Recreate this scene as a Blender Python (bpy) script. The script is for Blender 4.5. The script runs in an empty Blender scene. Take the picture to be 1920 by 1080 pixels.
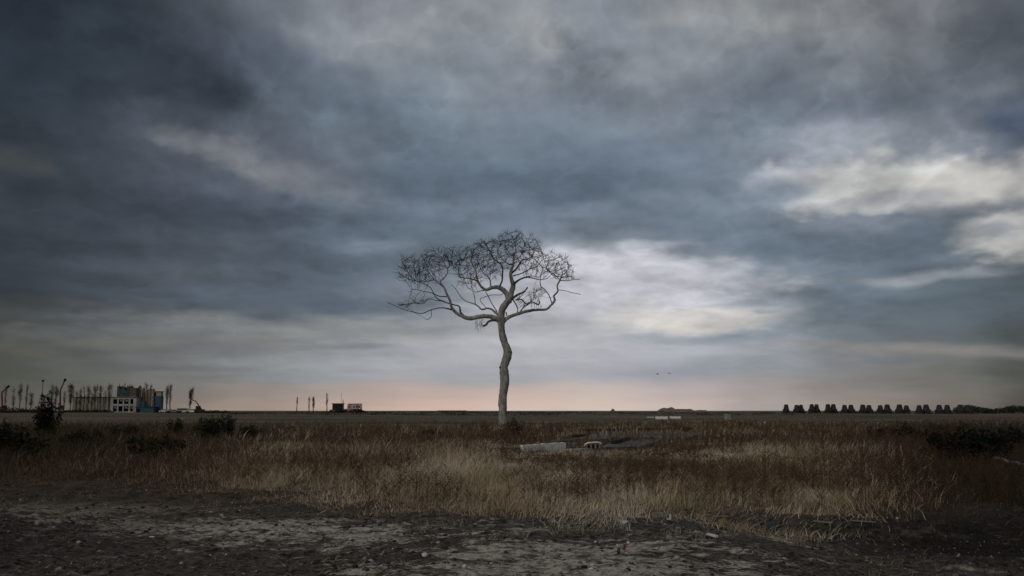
import bpy, math, random
import numpy as np
from mathutils import Vector, Matrix, noise as mnoise

random.seed(7); RNG = np.random.default_rng(7)
SC = bpy.context.scene
COL = SC.collection
F = 1867.0; HZ = 770.0; CAMH = 1.6
PITCH = math.atan((HZ-540)/F)

# ------------------------------------------------------------------ helpers
def s2l(c):
    return tuple(((v/255.0)/12.92 if v/255.0 <= .04045 else (((v/255.0)+.055)/1.055)**2.4) for v in c)

def ray(px, py):
    x = (px-960)/F; z = (540-py)/F
    cp, sp = math.cos(PITCH), math.sin(PITCH)
    return Vector((x, cp - z*sp, sp + z*cp))

def at(px, py, Y):
    d = ray(px, py); t = Y/d.y
    return Vector((d.x*t, Y, CAMH + d.z*t))

def vnoise(x, y, seed=0):
    xi = np.floor(x).astype(np.int64); yi = np.floor(y).astype(np.int64)
    xf = x-xi; yf = y-yi
    def h(a, b):
        n = (a*374761393 + b*668265263 + seed*974634777) & 0x7fffffff
        n = ((n ^ (n >> 13))*1274126177) & 0x7fffffff
        return ((n ^ (n >> 16)) & 0xffff)/65535.0
    u = xf*xf*(3-2*xf); v = yf*yf*(3-2*yf)
    return (h(xi,yi)*(1-u)+h(xi+1,yi)*u)*(1-v)+(h(xi,yi+1)*(1-u)+h(xi+1,yi+1)*u)*v

def fbm(x, y, o=4, seed=0):
    s = 0; a = .5; t = 0
    for k in range(o):
        s = s + a*vnoise(x*2**k+17.3*k, y*2**k-9.1*k, seed+k); t += a; a *= .55
    return s/t

def sstep(a, b, v):
    t = np.clip((v-a)/(b-a), 0, 1); return t*t*(3-2*t)

def rise(x, y):
    return 0.78*sstep(120, 420, y) + 0.25*sstep(500, 1800, y)

def edge_dist(x, y):
    """distance (m) at which the weeds begin, seen along the direction x/y"""
    px = 960 + F*x/np.maximum(y, .5)
    ey = np.interp(px, [-400, 0, 250, 420, 600, 750, 900, 1200, 1500, 1700, 1920, 2300],
                       [894, 896, 904, 918, 934, 958, 974, 982, 984, 984, 978, 978])
    return 1.6*F/(ey-HZ)

def ground_z(x, y):
    x = np.asarray(x, float); y = np.asarray(y, float)
    r = rise(x, y)
    near = 1-sstep(25, 60, y)
    n = (fbm(x*.35, y*.35, 3, 5)-.5)*.16 + (fbm(x*1.7, y*1.7, 4, 11)-.5)*.10
    n2 = (fbm(x*6, y*6, 4, 23)-.5)*.085*(.4+1.2*fbm(x*.8, y*.8, 2, 29))
    far = (fbm(x*.018, y*.012, 4, 31)-.5)*.85*sstep(120, 330, y)
    # lower, dug-out ground on the right in front of the weeds
    lip = 15.3 + .5*np.sin(x*.9) + (fbm(x*.6, y*0+2, 3, 41)-.5)*1.2
    dig = -.26*sstep(.35, -.25, y-lip)*sstep(2.2, 4.6, x)*sstep(4, 9, y)
    return r + near*(n+n2) + far + dig

def gz(x, y): return float(ground_z(np.array([x]), np.array([y]))[0])

def gpt(px, py):
    """point of the ground seen at that place"""
    Y = 9.0
    d = ray(px, py)
    for _ in range(4000):
        z = CAMH + d.z/d.y*Y
        if z <= gz(d.x/d.y*Y, Y): break
        Y *= 1.004
    return Vector((d.x/d.y*Y, Y, gz(d.x/d.y*Y, Y)))

def link(o, parent=None):
    COL.objects.link(o)
    if parent is not None: o.parent = parent
    return o

def tag(o, label=None, cat=None, group=None, kind=None):
    if label: o['label'] = label
    if cat: o['category'] = cat
    if group: o['group'] = group
    if kind: o['kind'] = kind
    return o

def empty(name, loc, label, cat, group=None, rz=0):
    o = bpy.data.objects.new(name, None); o.empty_display_size = .2
    o.location = loc; o.rotation_euler = (0, 0, rz)
    link(o); return tag(o, label, cat, group)

def tri_obj(name, V, T, mat, parent=None, col=None, smooth=False):
    V = np.asarray(V, np.float32).reshape(-1, 3); T = np.asarray(T, np.int32).reshape(-1, 3)
    me = bpy.data.meshes.new(name)
    me.vertices.add(len(V)); me.vertices.foreach_set('co', V.ravel())
    me.loops.add(len(T)*3); me.loops.foreach_set('vertex_index', T.ravel())
    me.polygons.add(len(T))
    me.polygons.foreach_set('loop_start', np.arange(0, len(T)*3, 3, dtype=np.int32))
    me.polygons.foreach_set('loop_total', np.full(len(T), 3, np.int32))
    if smooth: me.polygons.foreach_set('use_smooth', np.ones(len(T), bool))
    me.update(calc_edges=True)
    if col is not None:
        a = me.color_attributes.new('Col', 'FLOAT_COLOR', 'POINT')
        c = np.ones((len(V), 4), np.float32); c[:, :3] = col
        a.data.foreach_set('color', c.ravel())
    me.materials.append(mat)
    return link(bpy.data.objects.new(name, me), parent)

class MB:
    def __init__(s): s.v = []; s.f = []
    def add(s, vs, fs):
        b = len(s.v); s.v += [tuple(v) for v in vs]; s.f += [tuple(i+b for i in f) for f in fs]
    def box(s, c, d, rz=0, rx=0, ry=0, jit=0, top=1.0):
        M = Matrix.Translation(c) @ Matrix.Rotation(rz, 4, 'Z') @ Matrix.Rotation(ry, 4, 'Y') @ Matrix.Rotation(rx, 4, 'X')
        vs = []
        for z in (-1, 1):
            k = top if z > 0 else 1
            for x, y in ((-1,-1),(1,-1),(1,1),(-1,1)):
                vs.append(M @ Vector((x*d[0]/2*k + random.uniform(-jit,jit), y*d[1]/2*k+random.uniform(-jit,jit), z*d[2]/2+random.uniform(-jit,jit))))
        s.add(vs, [(0,3,2,1),(4,5,6,7),(0,1,5,4),(1,2,6,5),(2,3,7,6),(3,0,4,7)])
    def tube(s, pts, rad, n=8, wob=0):
        pts = [Vector(p) for p in pts]; m = len(pts)
        up = Vector((0, 1, .13)); vs = []; rows = m
        for i, p in enumerate(pts):
            t = (pts[min(i+1, m-1)]-pts[max(i-1, 0)]).normalized()
            a = t.cross(up)
            if a.length < 1e-3: a = t.cross(Vector((1, 0, 0)))
            a.normalize(); b = t.cross(a).normalized()
            for k in range(n):
                th = 2*math.pi*k/n
                q = a*math.cos(th)+b*math.sin(th)
                r = rad[i]
                if wob: r *= 1+wob*mnoise.noise((p+q*r*1.3)*1.1/max(.2, r*2.2))+wob*.7*mnoise.noise((p*1.0+q*r)*5.5)
                vs.append(p+q*r)
        fs = [(i*n+k, i*n+(k+1) % n, (i+1)*n+(k+1) % n, (i+1)*n+k) for i in range(rows-1) for k in range(n)]
        fs += [tuple(range(n-1, -1, -1)), tuple(range((rows-1)*n, rows*n))]
        s.add(vs, fs)
    def build(s, name, mat, parent=None, smooth=False, bevel=0):
        me = bpy.data.meshes.new(name); me.from_pydata(s.v, [], s.f)
        me.materials.append(mat)
        if smooth:
            for p in me.polygons: p.use_smooth = True
        me.update()
        o = link(bpy.data.objects.new(name, me), parent)
        if bevel:
            m = o.modifiers.new('bevel', 'BEVEL'); m.width = bevel; m.segments = 2
        return o

def catmull(P, R, step):
    P = [Vector(p) for p in P]; out = []; rr = []
    for i in range(len(P)-1):
        p0 = P[max(i-1, 0)]; p1 = P[i]; p2 = P[i+1]; p3 = P[min(i+2, len(P)-1)]
        n = max(1, int((p2-p1).length/step))
        for k in range(n):
            t = k/n
            out.append(.5*((2*p1)+(p2-p0)*t+(2*p0-5*p1+4*p2-p3)*t*t+(3*p1-p0-3*p2+p3)*t**3))
            rr.append(R[i]*(1-t)+R[i+1]*t)
    out.append(P[-1]); rr.append(R[-1])
    return out, rr

# ------------------------------------------------------------------ materials
def mat_new(name, rough=.9, spec=.2):
    m = bpy.data.materials.new(name); m.use_nodes = True
    nt = m.node_tree; b = nt.nodes['Principled BSDF']
    b.inputs['Roughness'].default_value = rough
    b.inputs['Specular IOR Level'].default_value = spec
    return m, nt, b

def nd(nt, t, **k):
    n = nt.nodes.new(t)
    for a, v in k.items(): setattr(n, a, v)
    return n

def mat_noise(name, c1, c2, scale=4, rough=.9, bump=.3, bscale=None, c3=None, stretch=(1,1,1)):
    m, nt, b = mat_new(name, rough); L = nt.links.new
    tc = nd(nt, 'ShaderNodeTexCoord'); mp = nd(nt, 'ShaderNodeMapping'); mp.inputs['Scale'].default_value = stretch
    L(tc.outputs['Object'], mp.inputs[0])
    n = nd(nt, 'ShaderNodeTexNoise'); n.inputs['Scale'].default_value = scale; n.inputs['Detail'].default_value = 6; n.inputs['Roughness'].default_value = .65
    L(mp.outputs[0], n.inputs['Vector'])
    r = nd(nt, 'ShaderNodeValToRGB'); e = r.color_ramp.elements
    e[0].position = .35; e[0].color = (*c1, 1); e[1].position = .65; e[1].color = (*c2, 1)
    if c3 is not None:
        q = e.new(.8); q.color = (*c3, 1)
    L(n.outputs[0], r.inputs[0]); L(r.outputs[0], b.inputs['Base Color'])
    if bump:
        n2 = nd(nt, 'ShaderNodeTexNoise'); n2.inputs['Scale'].default_value = bscale or scale*4; n2.inputs['Detail'].default_value = 5
        L(mp.outputs[0], n2.inputs['Vector'])
        bp = nd(nt, 'ShaderNodeBump'); bp.inputs['Strength'].default_value = bump; bp.inputs['Distance'].default_value = .05
        L(n2.outputs[0], bp.inputs['Height']); L(bp.outputs[0], b.inputs['Normal'])
    return m

def mat_vcol(name, rough=.85, trans=0.0):
    m, nt, b = mat_new(name, rough, .15); L = nt.links.new
    a = nd(nt, 'ShaderNodeAttribute'); a.attribute_name = 'Col'
    L(a.outputs['Color'], b.inputs['Base Color'])
    if trans:
        tr = nd(nt, 'ShaderNodeBsdfTranslucent'); L(a.outputs['Color'], tr.inputs['Color'])
        mx = nd(nt, 'ShaderNodeMixShader'); mx.inputs[0].default_value = trans
        out = [n for n in nt.nodes if n.type == 'OUTPUT_MATERIAL'][0]
        L(b.outputs[0], mx.inputs[1]); L(tr.outputs[0], mx.inputs[2]); L(mx.outputs[0], out.inputs['Surface'])
    return m

M_bark = mat_noise('bark', (.13,.118,.10), (.42,.395,.36), 2.6, .95, 1.0, 14, c3=(.54,.51,.47), stretch=(1,1,.4))
M_barkdark = mat_noise('dark_bark', (.05,.044,.038), (.12,.108,.095), 2.5, .9, .5)
M_twig = mat_noise('twig', (.05,.043,.038), (.10,.088,.078), 1.2, .9, 0)
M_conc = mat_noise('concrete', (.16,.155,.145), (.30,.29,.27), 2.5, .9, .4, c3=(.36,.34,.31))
M_white = mat_noise('whitewashed_concrete', (.66,.60,.51), (.88,.82,.72), 3, .85, .3, stretch=(1,1,2))
M_slab = mat_noise('weathered_slab', (.06,.058,.05), (.17,.165,.145), 1.6, .95, .4)
M_brick = mat_noise('rusty_masonry', (.10,.045,.02), (.26,.15,.09), 5, .9, .5)
M_dark = mat_noise('dark_debris', (.015,.013,.012), (.045,.038,.034), 2, .9, .4)
M_rust = mat_noise('rusty_red_steel', (.10,.03,.025), (.2,.07,.06), 2, .7, .1)
M_cream = mat_noise('cream_cladding', (.25,.215,.15), (.36,.315,.22), .8, .7, .1, stretch=(3,3,.3))
M_ruinwhite = mat_noise('soiled_white_wall', (.24,.23,.21), (.42,.40,.37), .6, .85, .1)
M_teal = mat_noise('teal_sheet_metal', (.02,.06,.075), (.04,.10,.12), .8, .6, .1)
M_blue = mat_noise('blue_sheet_metal', (.022,.055,.095), (.04,.09,.145), .8, .6, .1)
M_upper = mat_noise('dark_green_cladding', (.03,.045,.045), (.07,.085,.08), .7, .8, .1)
M_brownclad = mat_noise('brown_cladding', (.07,.055,.04), (.13,.105,.08), .8, .8, .1)
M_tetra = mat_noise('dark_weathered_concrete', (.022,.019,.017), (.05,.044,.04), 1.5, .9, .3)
M_mound = mat_noise('earth_mound', (.12,.09,.065), (.2,.155,.115), .12, .95, .3)
M_berm = mat_noise('grassy_bank', (.035,.045,.03), (.07,.08,.055), .1, .95, .3)
M_wood = mat_noise('weathered_wood', (.12,.105,.085), (.28,.25,.2), 6, .85, .3, stretch=(1,6,1))
M_stone = mat_noise('pale_stone', (.4,.39,.36), (.62,.6,.56), 20, .8, .2)
M_stone2 = mat_noise('grey_stone', (.13,.125,.115), (.26,.25,.23), 15, .9, .3)
M_red = mat_noise('red_plastic', (.10,.03,.022), (.2,.05,.04), 10, .5, 0)
M_green = mat_noise('green_plastic', (.012,.045,.03), (.02,.07,.05), 10, .5, 0)
M_bluegrey = mat_noise('blue_grey_sheet', (.025,.033,.04), (.05,.062,.07), 8, .6, .2)
M_van = mat_noise('white_vehicle_paint', (.4,.4,.4), (.55,.55,.54), 2, .4, 0)
M_glass, _nt, _b = mat_new('dark_glass', .1, .5); _b.inputs['Base Color'].default_value = (.02,.025,.03,1)
M_tyre, _nt, _b = mat_new('tyre_rubber', .9, .2); _b.inputs['Base Color'].default_value = (.02,.02,.02,1)
M_void, _nt, _b = mat_new('dark_interior', .9, .1); _b.inputs['Base Color'].default_value = (.012,.011,.01,1)
M_bird, _nt, _b = mat_new('bird_feather', .9, .1); _b.inputs['Base Color'].default_value = (.05,.05,.055,1)
M_leaf = mat_vcol('foliage', .8, .15)
M_grass = mat_vcol('dry_grass', .8, .25)
M_peb = mat_vcol('gravel', .95)

# ------------------------------------------------------------------ sky (world)
def build_world():
    w = bpy.data.worlds.new('World'); SC.world = w; w.use_nodes = True
    nt = w.node_tree; nt.nodes.clear(); L = nt.links.new
    def N(t, **k): return nd(nt, t, **k)
    def math_(op, a, b=None, clamp=False):
        n = N('ShaderNodeMath', operation=op, use_clamp=clamp)
        for i, v in enumerate((a, b)):
            if v is None: continue
            if isinstance(v, (int, float)): n.inputs[i].default_value = v
            else: L(v, n.inputs[i])
        return n.outputs[0]
    tc = N('ShaderNodeTexCoord')
    nrm = N('ShaderNodeVectorMath', operation='NORMALIZE'); L(tc.outputs['Generated'], nrm.inputs[0])
    sp = N('ShaderNodeSeparateXYZ'); L(nrm.outputs[0], sp.inputs[0])
    az = math_('MULTIPLY', math_('ARCTAN2', sp.outputs[0], sp.outputs[1]), 57.29578)
    el = math_('MULTIPLY', math_('ARCSINE', sp.outputs[2]), 57.29578)
    # cloud coordinates: clouds lie in a layer, so they flatten towards the horizon
    ce = N('ShaderNodeCombineXYZ'); L(math_('MULTIPLY', az, .09), ce.inputs[0])
    lg = math_('LOGARITHM', math_('ADD', math_('MAXIMUM', el, 0.0), 4.0), 2.718)
    L(math_('MULTIPLY', lg, 2.6), ce.inputs[1])
    def noise(scale, detail, rough, off, dist=0.0):
        mp = N('ShaderNodeVectorMath', operation='ADD'); L(ce.outputs[0], mp.inputs[0]); mp.inputs[1].default_value = off
        n = N('ShaderNodeTexNoise'); n.inputs['Scale'].default_value = scale; n.inputs['Detail'].default_value = detail
        n.inputs['Roughness'].default_value = rough; n.inputs['Distortion'].default_value = dist
        L(mp.outputs[0], n.inputs['Vector']); return n
    wn = noise(1.6, 5, .52, (3.1, 7.7, .5))
    ws = N('ShaderNodeSeparateColor'); L(wn.outputs['Color'], ws.inputs[0])
    dampen = math_('MULTIPLY', math_('MINIMUM', math_('MAXIMUM', el, 0.), 6.), 1/6.)
    waz = math_('ADD', az, math_('MULTIPLY', math_('SUBTRACT', ws.outputs[0], .5), 7.0))
    wel = math_('ADD', el, math_('MULTIPLY', math_('MULTIPLY', math_('SUBTRACT', ws.outputs[1], .5), 5.0), dampen))
    # base colours of the overcast by direction
    xs = list(range(0, 1921, 160))
    ys = [0,80,160,240,320,400,480,560,640,700,750,768]
    T = {
    0:  [(33,38,46),(38,45,52),(62,68,75),(100,104,110),(128,131,138),(138,143,150),(125,130,138),(130,134,140),(138,142,148),(140,143,144),(125,127,130),(108,110,115),(72,76,82)],
    80: [(36,42,50),(45,52,60),(60,66,74),(82,90,100),(125,132,140),(138,143,148),(145,150,155),(125,132,142),(130,135,142),(120,126,132),(115,118,122),(100,104,108),(75,80,86)],
    160:[(40,47,54),(48,55,62),(65,70,80),(85,95,105),(105,116,126),(115,125,135),(125,132,142),(125,132,140),(120,126,134),(108,116,126),(102,110,120),(98,104,112),(80,86,94)],
    240:[(36,42,48),(50,56,64),(72,76,84),(88,96,106),(105,118,130),(108,122,134),(112,124,136),(115,126,138),(115,124,136),(118,128,140),(130,138,148),(112,122,136),(70,80,95)],
    320:[(55,58,62),(50,56,62),(70,75,84),(88,94,104),(104,112,122),(100,114,128),(102,116,130),(98,112,126),(108,120,134),(130,138,150),(150,154,162),(145,147,150),(115,120,128)],
    400:[(48,53,60),(52,58,66),(60,66,76),(75,84,94),(90,102,114),(100,112,126),(104,116,130),(102,114,128),(106,118,130),(108,120,132),(112,120,130),(98,108,120),(100,106,112)],
    480:[(50,54,60),(58,62,70),(68,74,82),(74,82,92),(84,94,106),(95,108,120),(120,128,138),(145,150,158),(122,132,144),(102,115,127),(100,112,123),(90,102,112),(76,84,92)],
    560:[(44,50,58),(56,62,70),(72,78,86),(80,88,98),(86,96,108),(120,126,136),(160,163,172),(175,176,183),(172,174,180),(132,141,150),(102,113,124),(86,96,104),(68,76,82)],
    640:[(62,64,62),(78,80,82),(100,102,104),(118,120,122),(138,140,144),(158,160,165),(168,170,174),(172,174,178),(165,168,174),(132,140,148),(108,116,124),(92,98,104),(66,70,72)],
    700:[(72,74,70),(88,90,88),(108,110,110),(120,124,126),(138,142,146),(152,155,160),(156,159,164),(158,160,168),(150,154,164),(138,142,150),(128,128,130),(105,106,104),(72,74,70)],
    750:[(80,78,72),(96,94,88),(122,114,108),(150,138,130),(178,158,150),(198,172,163),(206,182,172),(206,187,178),(192,175,170),(165,154,150),(140,130,124),(112,106,100),(75,74,70)],
    768:[(80,77,70),(98,92,86),(132,120,112),(158,140,130),(190,166,154),(208,182,170),(212,190,178),(210,194,182),(198,184,176),(168,160,155),(140,134,126),(112,106,100),(74,74,70)]}
    G = np.array([[s2l(c) for c in T[y]] for y in ys])
    def sample(px, py):
        fx = min(max(px/160.0, 0), 12-1e-6); py = min(max(py, 0), 768)
        j = max(0, min(len(ys)-2, int(np.searchsorted(ys, py, 'right'))-1)); v = (py-ys[j])/(ys[j+1]-ys[j])
        i = int(fx); u = fx-i
        return (G[j,i]*(1-u)+G[j,i+1]*u)*(1-v)+(G[j+1,i]*(1-u)+G[j+1,i+1]*u)*v
    def proj(a, e):
        a = math.radians(a); e = math.radians(e)
        d = Vector((math.cos(e)*math.sin(a), math.cos(e)*math.cos(a), math.sin(e)))
        cp, sp_ = math.cos(PITCH), math.sin(PITCH)
        f = d.y*cp+d.z*sp_; u = -d.y*sp_+d.z*cp
        return 960+F*d.x/f, 540-F*u/f
    AZ = [-27.4,-23.2,-18.9,-14.4,-9.7,-4.9,0,4.9,9.7,14.4,18.9,23.2,27.4]
    EL = [0, .35, 1.0, 2.2, 4, 6.4, 9, 11.5, 14, 16.5, 19, 21.5, 24.5, 34, 60]
    zen = np.array(s2l((128,134,142))); side = np.array(s2l((104,108,114)))
    def colour(a, e):
        k = max(0, min(1, (abs(a)-27.4)/35.0)); aa = max(-27.4, min(27.4, a))
        c = sample(*proj(aa, min(e, 22.5)))
        h = max(0, min(1, (e-23)/25)); c = c*(1-h)+zen*h
        return c*(1-k)+(side*(1-h)+zen*h)*k
    AZ2 = [-62]+AZ+[62]
    prev = None
    eln = math_('MULTIPLY', math_('MAXIMUM', wel, 0.0), 1/60.0, True)
    for i, a in enumerate(AZ2):
        r = N('ShaderNodeValToRGB'); r.color_ramp.interpolation = 'B_SPLINE' if False else 'EASE'
        E = r.color_ramp.elements
        for j, e in enumerate(EL):
            q = E[0] if j == 0 else (E[1] if j == 1 else E.new(e/60))
            q.position = e/60
            q.color = (*colour(a, e), 1)
        L(eln, r.inputs[0])
        if prev is None: prev = r.outputs[0]; continue
        mr = N('ShaderNodeMapRange', interpolation_type='SMOOTHSTEP')
        mr.inputs[1].default_value = AZ2[i-1]; mr.inputs[2].default_value = a
        L(waz, mr.inputs[0])
        mx = N('ShaderNodeMix', data_type='RGBA'); L(mr.outputs[0], mx.inputs[0]); L(prev, mx.inputs[6]); L(r.outputs[0], mx.inputs[7])
        prev = mx.outputs[2]
    # individual clouds and breaks
    def billow(scale, off, det=2.0, rough=.5):
        mp = N('ShaderNodeVectorMath', operation='ADD'); L(ce.outputs[0], mp.inputs[0]); mp.inputs[1].default_value = off
        wv = noise(scale*.9, 3, .5, (off[1], off[0], 3.3)); wa = N('ShaderNodeVectorMath', operation='SCALE'); L(wv.outputs['Color'], wa.inputs[0]); wa.inputs['Scale'].default_value = .5/scale
        w2 = N('ShaderNodeVectorMath', operation='ADD'); L(mp.outputs[0], w2.inputs[0]); L(wa.outputs[0], w2.inputs[1])
        v = N('ShaderNodeTexVoronoi', feature='SMOOTH_F1', voronoi_dimensions='2D'); v.inputs['Scale'].default_value = scale; v.inputs['Detail'].default_value = det
        v.inputs['Roughness'].default_value = rough; v.inputs['Smoothness'].default_value = .6; v.inputs['Lacunarity'].default_value = 2.1; v.normalize = True
        L(w2.outputs[0], v.inputs['Vector']); return v.outputs['Distance']
    en = noise(2.8, 6, .55, (1.2, 4.4, 2.0)); es = N('ShaderNodeSeparateColor'); L(en.outputs['Color'], es.inputs[0])
    edge = math_('ADD', math_('MULTIPLY', math_('SUBTRACT', es.outputs[0], .5), .55), math_('MULTIPLY', math_('SUBTRACT', billow(3.0, (2.2, 5.1, .7)), .38), .75))
    cw = N('ShaderNodeCombineXYZ')
    L(math_('ADD', az, math_('MULTIPLY', math_('SUBTRACT', ws.outputs[0], .5), 3.0)), cw.inputs[0])
    L(math_('ADD', el, math_('MULTIPLY', math_('MULTIPLY', math_('SUBTRACT', ws.outputs[1], .5), 2.2), dampen)), cw.inputs[1])
    def cloud(px, py, rx, ry, col, alpha=.8, rot=0, soft=.45, rough=1.6):
        nonlocal prev
        d = ray(px, py).normalized()
        a = math.degrees(math.atan2(d.x, d.y)); e = math.degrees(math.asin(d.z))
        k = 57.3/F
        s = N('ShaderNodeVectorMath', operation='SUBTRACT'); L(cw.outputs[0], s.inputs[0]); s.inputs[1].default_value = (a, e, 0)
        v = s.outputs[0]
        if rot:
            vr = N('ShaderNodeVectorRotate', rotation_type='Z_AXIS'); vr.inputs['Angle'].default_value = math.radians(rot)
            L(v, vr.inputs[0]); v = vr.outputs[0]
        m = N('ShaderNodeVectorMath', operation='MULTIPLY'); L(v, m.inputs[0]); m.inputs[1].default_value = (1/(rx*k), 1/(ry*k), 0)
        l = N('ShaderNodeVectorMath', operation='LENGTH'); L(m.outputs[0], l.inputs[0])
        t = math_('ADD', l.outputs['Value'], math_('MULTIPLY', edge, rough*1.6))
        mr = N('ShaderNodeMapRange', interpolation_type='SMOOTHSTEP')
        mr.inputs[1].default_value = 1+soft*1.5; mr.inputs[2].default_value = max(.05, 1-soft*1.5); mr.inputs[3].default_value = 0; mr.inputs[4].default_value = alpha
        L(t, mr.inputs[0])
        mx = N('ShaderNodeMix', data_type='RGBA'); L(mr.outputs[0], mx.inputs[0]); L(prev, mx.inputs[6]); mx.inputs[7].default_value = (*s2l(col), 1)
        prev = mx.outputs[2]
    for c in CLOUDS: cloud(*c)
    # billow detail
    dn = noise(2.0, 6, .52, (9.3, 1.1, 4.0), 0); dn2 = noise(5.5, 5, .5, (2.3, 8.1, 1.0), 0)
    gain = math_('ADD', math_('MULTIPLY', math_('SUBTRACT', dn.outputs[0], .5), .35), math_('MULTIPLY', math_('SUBTRACT', dn2.outputs[0], .5), .22))
    fade = math_('MULTIPLY', math_('MINIMUM', math_('MAXIMUM', el, .9), 7.), 1/7.)
    def relief(scale, off, amp, detail=7, rough=.55):
        o2 = (off[0]+.05/scale*1.6, off[1]+.11/scale*1.6, off[2])
        return math_('MULTIPLY', math_('SUBTRACT', noise(scale, detail, rough, off, 0).outputs[0], noise(scale, detail, rough, o2, 0).outputs[0]), amp)
    gain = math_('ADD', gain, relief(1.1, (5.5, 2.2, 1.5), 1.3, 6, .5))
    gain = math_('ADD', gain, relief(2.8, (1.5, 6.2, 3.5), .8, 5, .5))
    def layer(scale, off, pts, mod):
        # a deck of clouds: crisp lit rims, dark thick cores
        wv = noise(scale*1.1, 4, .5, (off[1]+3, off[0], 1.3)); wa = N('ShaderNodeVectorMath', operation='SCALE'); L(wv.outputs['Color'], wa.inputs[0]); wa.inputs['Scale'].default_value = .55/scale
        w2 = N('ShaderNodeVectorMath', operation='ADD'); L(ce.outputs[0], w2.inputs[0]); L(wa.outputs[0], w2.inputs[1])
        w3 = N('ShaderNodeVectorMath', operation='ADD'); L(w2.outputs[0], w3.inputs[0]); w3.inputs[1].default_value = off
        n = N('ShaderNodeTexNoise'); n.inputs['Scale'].default_value = scale; n.inputs['Detail'].default_value = 7; n.inputs['Roughness'].default_value = .5
        L(w3.outputs[0], n.inputs['Vector'])
        r = N('ShaderNodeValToRGB'); r.color_ramp.interpolation = 'EASE'; E = r.color_ramp.elements
        for j, (p, v) in enumerate(pts):
            q = E[0] if j == 0 else (E[1] if j == 1 else E.new(p)); q.position = p; q.color = (v, v, v, 1)
        L(n.outputs[0], r.inputs[0])
        m = N('ShaderNodeMapRange', interpolation_type='SMOOTHSTEP'); m.inputs[1].default_value = .40; m.inputs[2].default_value = .58; m.inputs[3].default_value = mod[0]; m.inputs[4].default_value = mod[1]
        L(noise(scale*.8, 2, .5, (off[0]+6, off[1]+2, 8.1)).outputs[0], m.inputs[0])
        return math_('MULTIPLY', math_('SUBTRACT', r.outputs[0], .5), m.outputs[0])
    gain = math_('ADD', gain, layer(1.15, (3.3, 1.7, 4.0), [(.30,.58),(.455,.47),(.492,.63),(.53,.56),(.60,.40),(.70,.30)], (.25, 1.0)))
    gain = math_('ADD', gain, layer(2.4, (8.3, 5.7, 2.0), [(.30,.55),(.47,.48),(.505,.62),(.55,.54),(.66,.38)], (.1, .75)))
    gain = math_('ADD', math_('MULTIPLY', gain, fade), 1.0)
    gv = N('ShaderNodeVectorMath', operation='SCALE'); L(prev, gv.inputs[0]); L(gain, gv.inputs['Scale'])
    sky = N('ShaderNodeTexSky', sky_type='NISHITA'); sky.sun_disc = False
    sky.sun_elevation = SUN_EL; sky.sun_rotation = SUN_ROT
    up = N('ShaderNodeVectorMath', operation='SCALE'); L(gv.outputs[0], up.inputs[0]); up.inputs['Scale'].default_value = 10.0
    mx = N('ShaderNodeMix', data_type='RGBA'); mx.inputs[0].default_value = .965
    L(sky.outputs[0], mx.inputs[6]); L(up.outputs[0], mx.inputs[7])
    bg = N('ShaderNodeBackground'); bg.inputs['Strength'].default_value = .1; L(mx.outputs[2], bg.inputs[0])
    out = N('ShaderNodeOutputWorld'); L(bg.outputs[0], out.inputs[0])

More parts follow.
